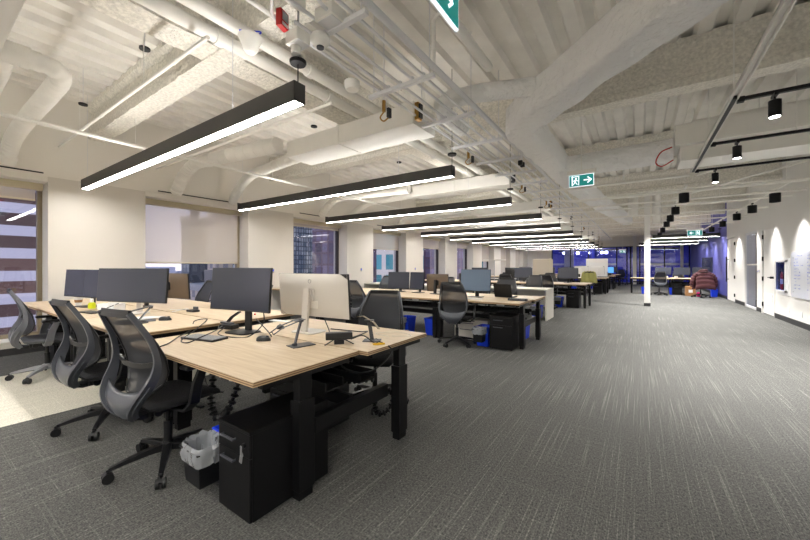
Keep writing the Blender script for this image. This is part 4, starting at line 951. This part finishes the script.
# ------------------------------------------------------------------ things on the front bench
def keyboard(label, loc, rz, w=.30, d=.12, m='grey_plastic', km='plastic', cols=12):
    t = thing('keyboard', label, 'keyboard', loc, rz, 'keyboards'); MB().add(*(lambda b: (b.v, b.f))(MB().box((0, 0, .008), (w, d, .014)))).build('tray', m, t, bevel=.003)
    k = MB(); rows = 5; cw = (w-.016)/cols; rh = (d-.014)/rows
    for i in range(cols):
        for j in range(rows): k.box((-w/2+.008+cw*(i+.5), -d/2+.007+rh*(j+.5), .017), (cw*.82, rh*.8, .005))
    ko = k.build('keys', km, t); ko['kind'] = 'stuff'; return t
keyboard('grey keyboard with pale keys lying loose on the nearest desk', (-2.76, 1.325, .74), R(12), .34, .14, 'plastic', 'silver_plastic', 10)
keyboard('flat dark keyboard in front of the white stand monitor', (-3.78, 1.17, .785), R(20), .28, .13)
keyboard('white keyboard before the lit monitor of the second bench', (-2.35, 5.48, .74), R(4), .36, .12, 'paper', 'laminate')
def mouse(label, loc, rz=0):
    t = thing('mouse', label, 'mouse', loc, rz, 'computer mice'); m = MB()
    def f(u, v):
        a = 2*math.pi*u; r = math.sin(math.pi*min(v, .999)*.5); z = .036*math.cos(math.pi*v*.5)**.7
        return (.034*r*math.cos(a)*(1-.1*math.sin(a)), .056*r*math.sin(a), z*(1-.2*math.sin(a)*r)+.001)
    m.grid(21, 9, f); m.build('shell', 'plastic', t, smooth=True); MB().box((0, .03, .034), (.008, .02, .008)).build('scroll_wheel', 'grey_plastic', t); return t
mouse('black mouse in front of the dark curved monitor', (-2.33, 1.545, .74), R(-60)); mouse('black mouse behind the wire laptop stand', (-2.66, 1.93, .74), R(60)); mouse('black mouse on the raised desk beside a laptop stand', (-3.72, 1.43, .785), R(-50))
def lstand(label, loc, rz, h=.16, kind=0, m='grey_plastic', reach=.22):
    t = thing('laptop_stand', label, 'laptop stand', loc, rz, 'folding laptop stands')
    MB().box((0, 0, .003), (.17, .11, .006)).build('base_plate', m, t, bevel=.002)
    a = MB(); a.ribbon([(-.05, 0, .006), (0, .05, h*.55), (.045, .09, h)], (0, 1, -.5), .03, .010); a.cyl((-.065, 0, .012), (-.035, 0, .012), .012); a.cyl((.03, .09, h), (.06, .09, h), .012); a.build('hinged_arm', m, t)
    p = MB(); p.box((.03, .10, h+.006), (.07, .09, .004), ry=R(-8))
    p.build('top_plate', m, t)
    for y in (.065, .135):
        MB().tube([(.03, y, h+.005), (-.10, y, h-.03), (-reach, y, h-.07), (-reach-.012, y, h-.05)], .0045, 6).build('prong', m, t, smooth=True)
    return t
lstand('folding wire laptop stand with two prongs in front of the silver white monitor', (-1.97, 1.60, .74), R(78), .16, reach=.17)
lstand('folding laptop stand on the raised desk under the wide dark monitor', (-3.82, 1.30, .785), R(70), .12)
ls2 = thing('laptop_stand', 'tall laptop stand with tan topped spread arms near the corner of the far desk', 'laptop stand', (-1.655, 2.0, .74), R(30), 'folding laptop stands')
MB().box((0, 0, .003), (.13, .10, .006)).build('base_plate', 'plastic', ls2, bevel=.002)
q = MB(); q.ribbon([(.0, 0, .006), (-.015, .02, .075), (-.03, .04, .14)], (1, .2, 0), .028, .016); q.build('hinged_arm', 'plastic', ls2)
MB().box((-.03, .04, .145), (.07, .05, .012)).build('top_plate', 'plastic', ls2)
for a, b in (((-.03, .05, .15), (-.13, .10, .165)), ((-.03, .04, .15), (.06, -.06, .10))):
    mid = (Vector(a)+Vector(b))/2+Vector((0, 0, .015)); q = MB(); q.ribbon([a, mid, b], (.5, 1, 0), .018, .005); q.build('prong', 'bronze', ls2, label='tan topped arm')
wc = thing('dock_speaker', 'black boxy conference bar on small splayed legs near the desk edge', 'webcam bar', (-1.80, 1.80, .74), R(48))
MB().box((0, 0, .055), (.19, .06, .05)).build('housing', 'plastic', wc, bevel=.006); MB().box((0, -.005, .016), (.07, .06, .032)).build('mount_block', 'plastic', wc)
for sx_ in (-1, 1): MB().ribbon([(sx_*.04, -.02, .03), (sx_*.10, -.06, .004)], (0, 1, 0), .012, .006).build('leg', 'plastic', wc)
dk = thing('cable_dock', 'black cable dock and clamp beneath the left edge of the dark curved monitor', 'dock', (-3.02, 1.66, .74), R(15))
MB().box((0, 0, .022), (.15, .08, .04)).build('housing', 'plastic', dk, bevel=.006); MB().box((-.02, -.0, .052), (.11, .05, .016), ry=.12).build('upper_bracket', 'grey_plastic', dk)
q = MB(); q.ribbon([(-.06, .02, .03), (.0, .03, .10), (.08, .04, .15)], (0, 1, 0), .035, .012); q.build('slanted_arm', 'plastic', dk)
yt = thing('yellow_tape', 'small yellow cable tag at the edge of the far desk by the tall laptop stand', 'tag', (-1.535, 1.93, .74), R(55)); MB().box((0, 0, .006), (.085, .03, .011)).build('tag_body', 'yellow', yt, bevel=.003); MB().tube([(-.02, 0, .011), (0, .0, .02), (.03, 0, .011)], .003, 6).build('loop', 'plastic', yt)
pj = thing('push_pin_toy', 'tiny red and yellow topped blue white desk gadget between the two monitors', 'gadget', (-3.35, 2.12, .76-.02), 0)
MB().box((0, 0, .008), (.05, .04, .016)).build('base', 'paper', pj); MB().lathe([(.009, .016), (.009, .04)], n=12).build('yellow_body', 'yellow', pj); MB().lathe([(.008, .04), (.010, .055), (.003, .062)], n=12).build('red_cap', 'red', pj)
pn = thing('paper_note', 'white folded paper slip behind the dark curved monitor', 'paper', (-3.02, 2.18, .74), R(10)); MB().box((0, 0, .004), (.22, .07, .006)).build('sheet', 'paper', pn)
cup = thing('paper_cup', 'crumpled white paper cup with a brown print on the raised desk by the left monitor', 'cup', (-6.05, 1.33, .785)); MB().lathe([(.03, 0), (.042, .11), (.040, .11), (.028, .006)], n=20).build('cup_wall', 'paper', cup, smooth=True); MB().lathe([(.0375, .04), (.0405, .075)], n=20).build('brown_print', 'cardboard', cup)
sc_ = thing('spray_bottle', 'lime yellow bottle with a white top on the raised desk', 'bottle', (-5.50, 1.33, .785)); MB().lathe([(.034, 0), (.038, .02), (.036, .06), (.02, .075)], n=18).build('bottle_body', 'lime', sc_, smooth=True); MB().lathe([(.018, .075), (.018, .11), (.012, .12)], n=14).build('white_cap', 'paper', sc_, smooth=True)
ds = thing('desk_tray', 'clear white tray with pens behind the lime bottle', 'tray', (-5.15, 1.42, .785), R(15)); MB().b2(-.15, .15, -.06, .06, 0, .006).b2(-.15, .15, .055, .06, 0, .08).b2(-.15, -.145, -.06, .06, 0, .07).b2(.145, .15, -.06, .06, 0, .07).build('tray_body', 'paper', ds); MB().cyl((-.1, 0, .01), (.08, .03, .075), .005, n=6).build('pen', 'black', ds)
nb = thing('black_notebook', 'flat black notebook on the raised desk before the left monitor', 'notebook', (-5.0, 1.20, .785), R(8)); MB().box((0, 0, .007), (.30, .12, .012)).build('cover', 'plastic', nb); MB().box((0, 0, .0145), (.05, .1, .002)).build('clasp', 'grey_plastic', nb)
pp = thing('paper_stack', 'loose white papers under the wide dark monitor', 'papers', (-4.05, 1.32, .785), R(25)); [MB().box((.03*k, .02*k, .003+.003*k), (.26, .14, .0025), rz=.2*k).build('sheet', 'paper', pp) for k in range(3)]
pm = thing('phone', 'black phone dock on the raised desk before the brown backed monitor', 'phone', (-4.15, 1.87, .785), R(5)); MB().box((0, 0, .012), (.13, .08, .022)).build('body', 'plastic', pm, bevel=.004); MB().box((0, .03, .035), (.07, .02, .04)).build('cradle', 'grey_plastic', pm)
def cable(pts, label, r=.0045, m='plastic', nm='cable', g='black cables'):
    p0 = Vector(pts[0]); c = cat_curve([Vector(p)-p0 for p in pts], 10); o = MB().tube(c, r, 7).build(nm, m, smooth=True); o.location = p0; tag(o, label, 'cable', g); return o
z = .7455
cable([(-2.73, 1.02, z), (-2.80, 1.10, z), (-3.0, 1.25, z), (-3.18, 1.42, z+.01), (-3.30, 1.50, z+.06), (-3.12, 1.52, z+.09), (-2.98, 1.38, z+.05), (-2.84, 1.20, z), (-2.70, 1.18, z), (-2.72, 1.28, z+.02), (-2.90, 1.48, z+.02), (-3.02, 1.60, z+.03)], 'long black cable looping in a figure across the nearest desk to the keyboard')
cable([(-2.98, 1.60, z+.02), (-2.86, 1.48, z), (-2.66, 1.46, z), (-2.54, 1.55, z), (-2.57, 1.70, z+.08), (-2.60, 1.72, z+.2)], 'black cable curving from the dock to the dark curved monitor')
cable([(-2.70, 1.72, z+.10), (-2.52, 1.70, z+.03), (-2.40, 1.66, z)], 'short black cable resting against the foot of the dark curved monitor')
cable([(-2.35, 2.09, z+.24), (-2.33, 2.14, z+.10), (-2.22, 2.10, z), (-2.05, 1.95, z), (-1.86, 1.86, z)], 'black cable dropping from the back of the silver white monitor')
cable([(-2.25, 2.15, z), (-1.95, 2.2, z), (-1.80, 2.12, z+.03), (-1.78, 1.95, z+.02), (-1.80, 1.85, z+.01)], 'black cable arching behind the conference bar')
cable([(-1.74, 1.86, z+.02), (-1.66, 1.90, z+.05), (-1.60, 1.95, z), (-1.66, 2.05, z), (-1.58, 2.0, z), (-1.54, 1.94, z+.015)], 'black cable coiled beside the yellow tag')
cable([(-1.465, 1.95, .738), (-1.44, 1.95, .70), (-1.46, 1.85, .62), (-1.50, 1.72, .60), (-1.56, 1.62, .64), (-1.62, 1.60, .70)], 'black cable sagging below the desk edge between the two desks')
cable([(-1.62, 2.2, z), (-1.50, 2.30, z), (-1.68, 2.36, z), (-1.80, 2.22, z), (-1.62, 2.16, z+.003)], 'thin clear cable coiled on the far desk corner', .002, 'laminate')
cable([(-2.95, 1.40, .60), (-2.8, 1.35, .42), (-2.6, 1.30, .40), (-2.35, 1.25, .44)], 'black plug lead hanging under the nearest desk behind the front chair')
cable([(-4.3, 1.72, .79), (-4.2, 1.82, .82), (-4.35, 1.90, .79), (-4.55, 1.80, .79)], 'thin white cable loop under the wide dark monitor', .004, 'paper')
def chain(pts, label, g='cable spines'):
    p0 = Vector(pts[0]); c = cat_curve([Vector(p)-p0 for p in pts], 8); mb = MB(); L = 0; last = -1
    for i in range(1, len(c)):
        L += (c[i]-c[i-1]).length
        if L-last > .034:
            last = L; d = (c[i]-c[i-1]).normalized(); mb.tube([c[i]-d*.011, c[i]-d*.004, c[i]+d*.004, c[i]+d*.011], [.017, .027, .027, .017], 8)
    mb.tube(c, .012, 6); o = mb.build('cable_spine', 'plastic', smooth=False); o.location = p0; tag(o, label, 'cable spine', g); return o
chain([(-2.47, 1.26, .70), (-2.48, 1.25, .52), (-2.47, 1.23, .36), (-2.38, 1.22, .27), (-2.27, 1.24, .34), (-2.22, 1.28, .50), (-2.28, 1.34, .60), (-2.42, 1.38, .66)], 'black segmented cable spine looping under the nearest desk above the waste caddy')
chain([(-1.80, 2.05, .70), (-1.86, 2.00, .58), (-1.98, 1.97, .50), (-2.02, 2.0, .40), (-1.90, 2.02, .39), (-1.72, 2.08, .42)], 'black segmented cable spine under the far desk beside the end legs')
chain([(-1.93, 2.35, .16), (-1.84, 2.30, .05), (-1.76, 2.34, .08), (-1.76, 2.42, .17), (-1.85, 2.44, .2), (-1.93, 2.40, .13)], 'black segmented cable spine coiled low by the far end leg')

# ------------------------------------------------------------------ right wall
ex = thing('extinguisher_cabinet', 'white recessed wall cabinet with a glass front holding a fire extinguisher', 'cabinet', (XR, 11.78, .62))
MB().b2(-.03, 0, -.39, .39, 0, .86).build('frame', 'reveal', ex, bevel=.005); MB().b2(-.032, -.0305, -.29, .29, .12, .76).build('dark_recess', 'screen', ex)
MB().b2(-.066, -.064, -.30, .30, .11, .77).build('glass_front', 'pglass', ex); bf = MB(); [bf.b2(-.07, -.03, a, b, c, d_) for a, b, c, d_ in ((-.34, -.30, .07, .81), (.30, .34, .07, .81), (-.34, .34, .07, .11), (-.34, .34, .77, .81))]; bf.build('door_frame', 'reveal', ex)
fe = thing('fire_extinguisher', 'red fire extinguisher with pale label inside the glass fronted wall cabinet', 'fire extinguisher', (XR-.047, 11.75, .735))
for o_, m_, pr in (('cylinder', 'red', [(.0, 0), (.09, .01), (.09, .36), (.05, .41), (.025, .43)]), ('label_band', 'paper', [(.092, .14), (.092, .26)]), ('valve', 'plastic', [(.025, .43), (.03, .50), (.01, .51)])):
    o = MB().lathe([(r, z_) for r, z_ in pr], n=18).build(o_, m_, fe, smooth=True); o.scale = (.17, 1, 1)
MB().tube(cat_curve([(-.002, .02, .47), (-.002, .12, .42), (-.002, .13, .2)]), .006, 6).build('hose', 'plastic', fe)
wb_ = thing('glass_whiteboard', 'large rounded white glass board with faint blue handwriting on the right wall', 'whiteboard', (XR-.05, 9.6, .62))
o_ = rrect(3.1, .98, .10); m2 = len(o_); b = MB(); b.add([(x, y, z_+.49) for x in (0, .012) for y, z_ in o_], [tuple(range(m2)), tuple(m2+i for i in reversed(range(m2)))]+[(i, (i+1) % m2, (i+1) % m2+m2, i+m2) for i in range(m2)]); b.build('glass_panel', mat('milky_glass_board', (222, 224, 230), .12), wb_)
for y in (-1.4, 1.4):
    for z_ in (.12, .86): MB().cyl((-.006, y, z_), (.049, y, z_), .012).build('standoff', 'silver_plastic', wb_)
random.seed(11); g = MB()
for col in range(4):
    for row in range(11):
        y = 1.35-col*.72; z_ = .90-row*.07
        for k in range(random.randint(3, 7)):
            pts = [(-.0015, y-k*.075-j*.010, z_+random.uniform(-.012, .012)) for j in range(6)]
            if random.random() < .8: g.tube(pts, .0022, 4)
g.build('blue_handwriting', mat('blue_marker_ink', (110, 130, 205), .6), wb_)
for i, (y, z_) in enumerate(((11.45, .3), (10.7, .27))):
    o = boxthing('wall_outlet', 'white wall outlet low on the right wall, ' + ('left of', 'below')[i] + ' the glass board', 'outlet', (XR-.004, y, z_), (.008, .075, .12), 'reveal', 'white wall outlets', extra=lambda t: MB().box((-.005, 0, .02), (.002, .03, .03)).box((-.005, 0, -.025), (.002, .03, .03)).build('sockets', 'conduit', t))
for i, (y, z_) in enumerate(((13.8, 1.15), (13.95, 1.13), (12.3, 1.2))):
    boxthing('wall_switch', 'small pale blue white card reader on the right wall, ' + ('left', 'middle', 'right')[i] + ' of the white door frame', 'switch', (XR-.006, y, z_), (.012, .06, .10), 'laminate', 'small wall devices', extra=lambda t: MB().box((-.0075, 0, .01), (.003, .03, .03)).build('blue_face', 'blue', t))
for k in range(1, 4):
    boxthing('pier_switch', 'small blue grey device on the window pier, ' + LO[k], 'switch', (XW+.006, PY0+k*PP+.65, 1.18), (.012, .07, .11), 'silver_plastic', 'small devices on the window piers', extra=lambda t: MB().box((.0075, 0, .01), (.003, .04, .05)).build('blue_face', 'blue', t))
tv = thing('wall_television', 'black television on the violet wall above the far right desks', 'television', (XR-.10, 21.9, 1.35), R(12))
MB().b2(-.02, .02, -.62, .62, -.36, .36).build('housing', 'black', tv, bevel=.005); MB().b2(-.024, -.0205, -.60, .60, -.335, .335).build('screen_panel', 'screen', tv); MB().b2(.02, .09, -.1, .1, -.1, .1).build('wall_bracket', 'black', tv)
# far floor things
def carton(label, loc, d, m, lm='paper'):
    t = thing('cardboard_box' if m == 'cardboard' else 'storage_tub', label, 'box', loc); MB().box((0, 0, d[2]/2), d).build('body', m, t, bevel=.004); MB().box((0, -d[1]/2-.002, d[2]*.5), (d[0]*.4, .004, d[2]*.3)).build('label_patch', lm, t); return t
carton('brown cardboard box with white label under the far right desks', (1.85, 19.45, 0), (.34, .34, .42), 'cardboard')
carton('magenta tub beside the cardboard box under the far right desks', (2.12, 19.2, .0), (.14, .16, .18), 'pink', 'cardboard')
for i, (x, y, zz_) in enumerate(((1.05, 20.0, .74), (1.4, 19.9, .74), (2.0, 19.95, .74), (2.55, 20.05, .74), (-2.6, 12.1, .74), (-2.7, 18.5, .74), (-3.3, 6.1, .74), (-2.95, 5.6, .74))):
    carton('small pale desk item ' + ('on the far right desks, leftmost', 'on the far right desks, second', 'on the far right desks, third', 'on the far right desks by the wall', 'on the third bench', 'on the fourth bench', 'behind the dark pair on the second bench', 'on the second bench before the brown monitor')[i], (x, y, zz_), (.12, .08, .10), 'laminate', 'steel')
lampd = thing('desk_light', 'flat white desk light on a stem over the window side of the third bench', 'desk lamp', (-4.6, 12.9, .74)); MB().lathe([(.09, 0), (.09, .015)], n=18).build('base', 'silver_plastic', lampd); MB().cyl((0, 0, .015), (0, 0, .78), .010).build('stem', 'silver_plastic', lampd); MB().box((0, 0, .79), (.85, .18, .03)).build('lamp_head', 'laminate', lampd, bevel=.004)
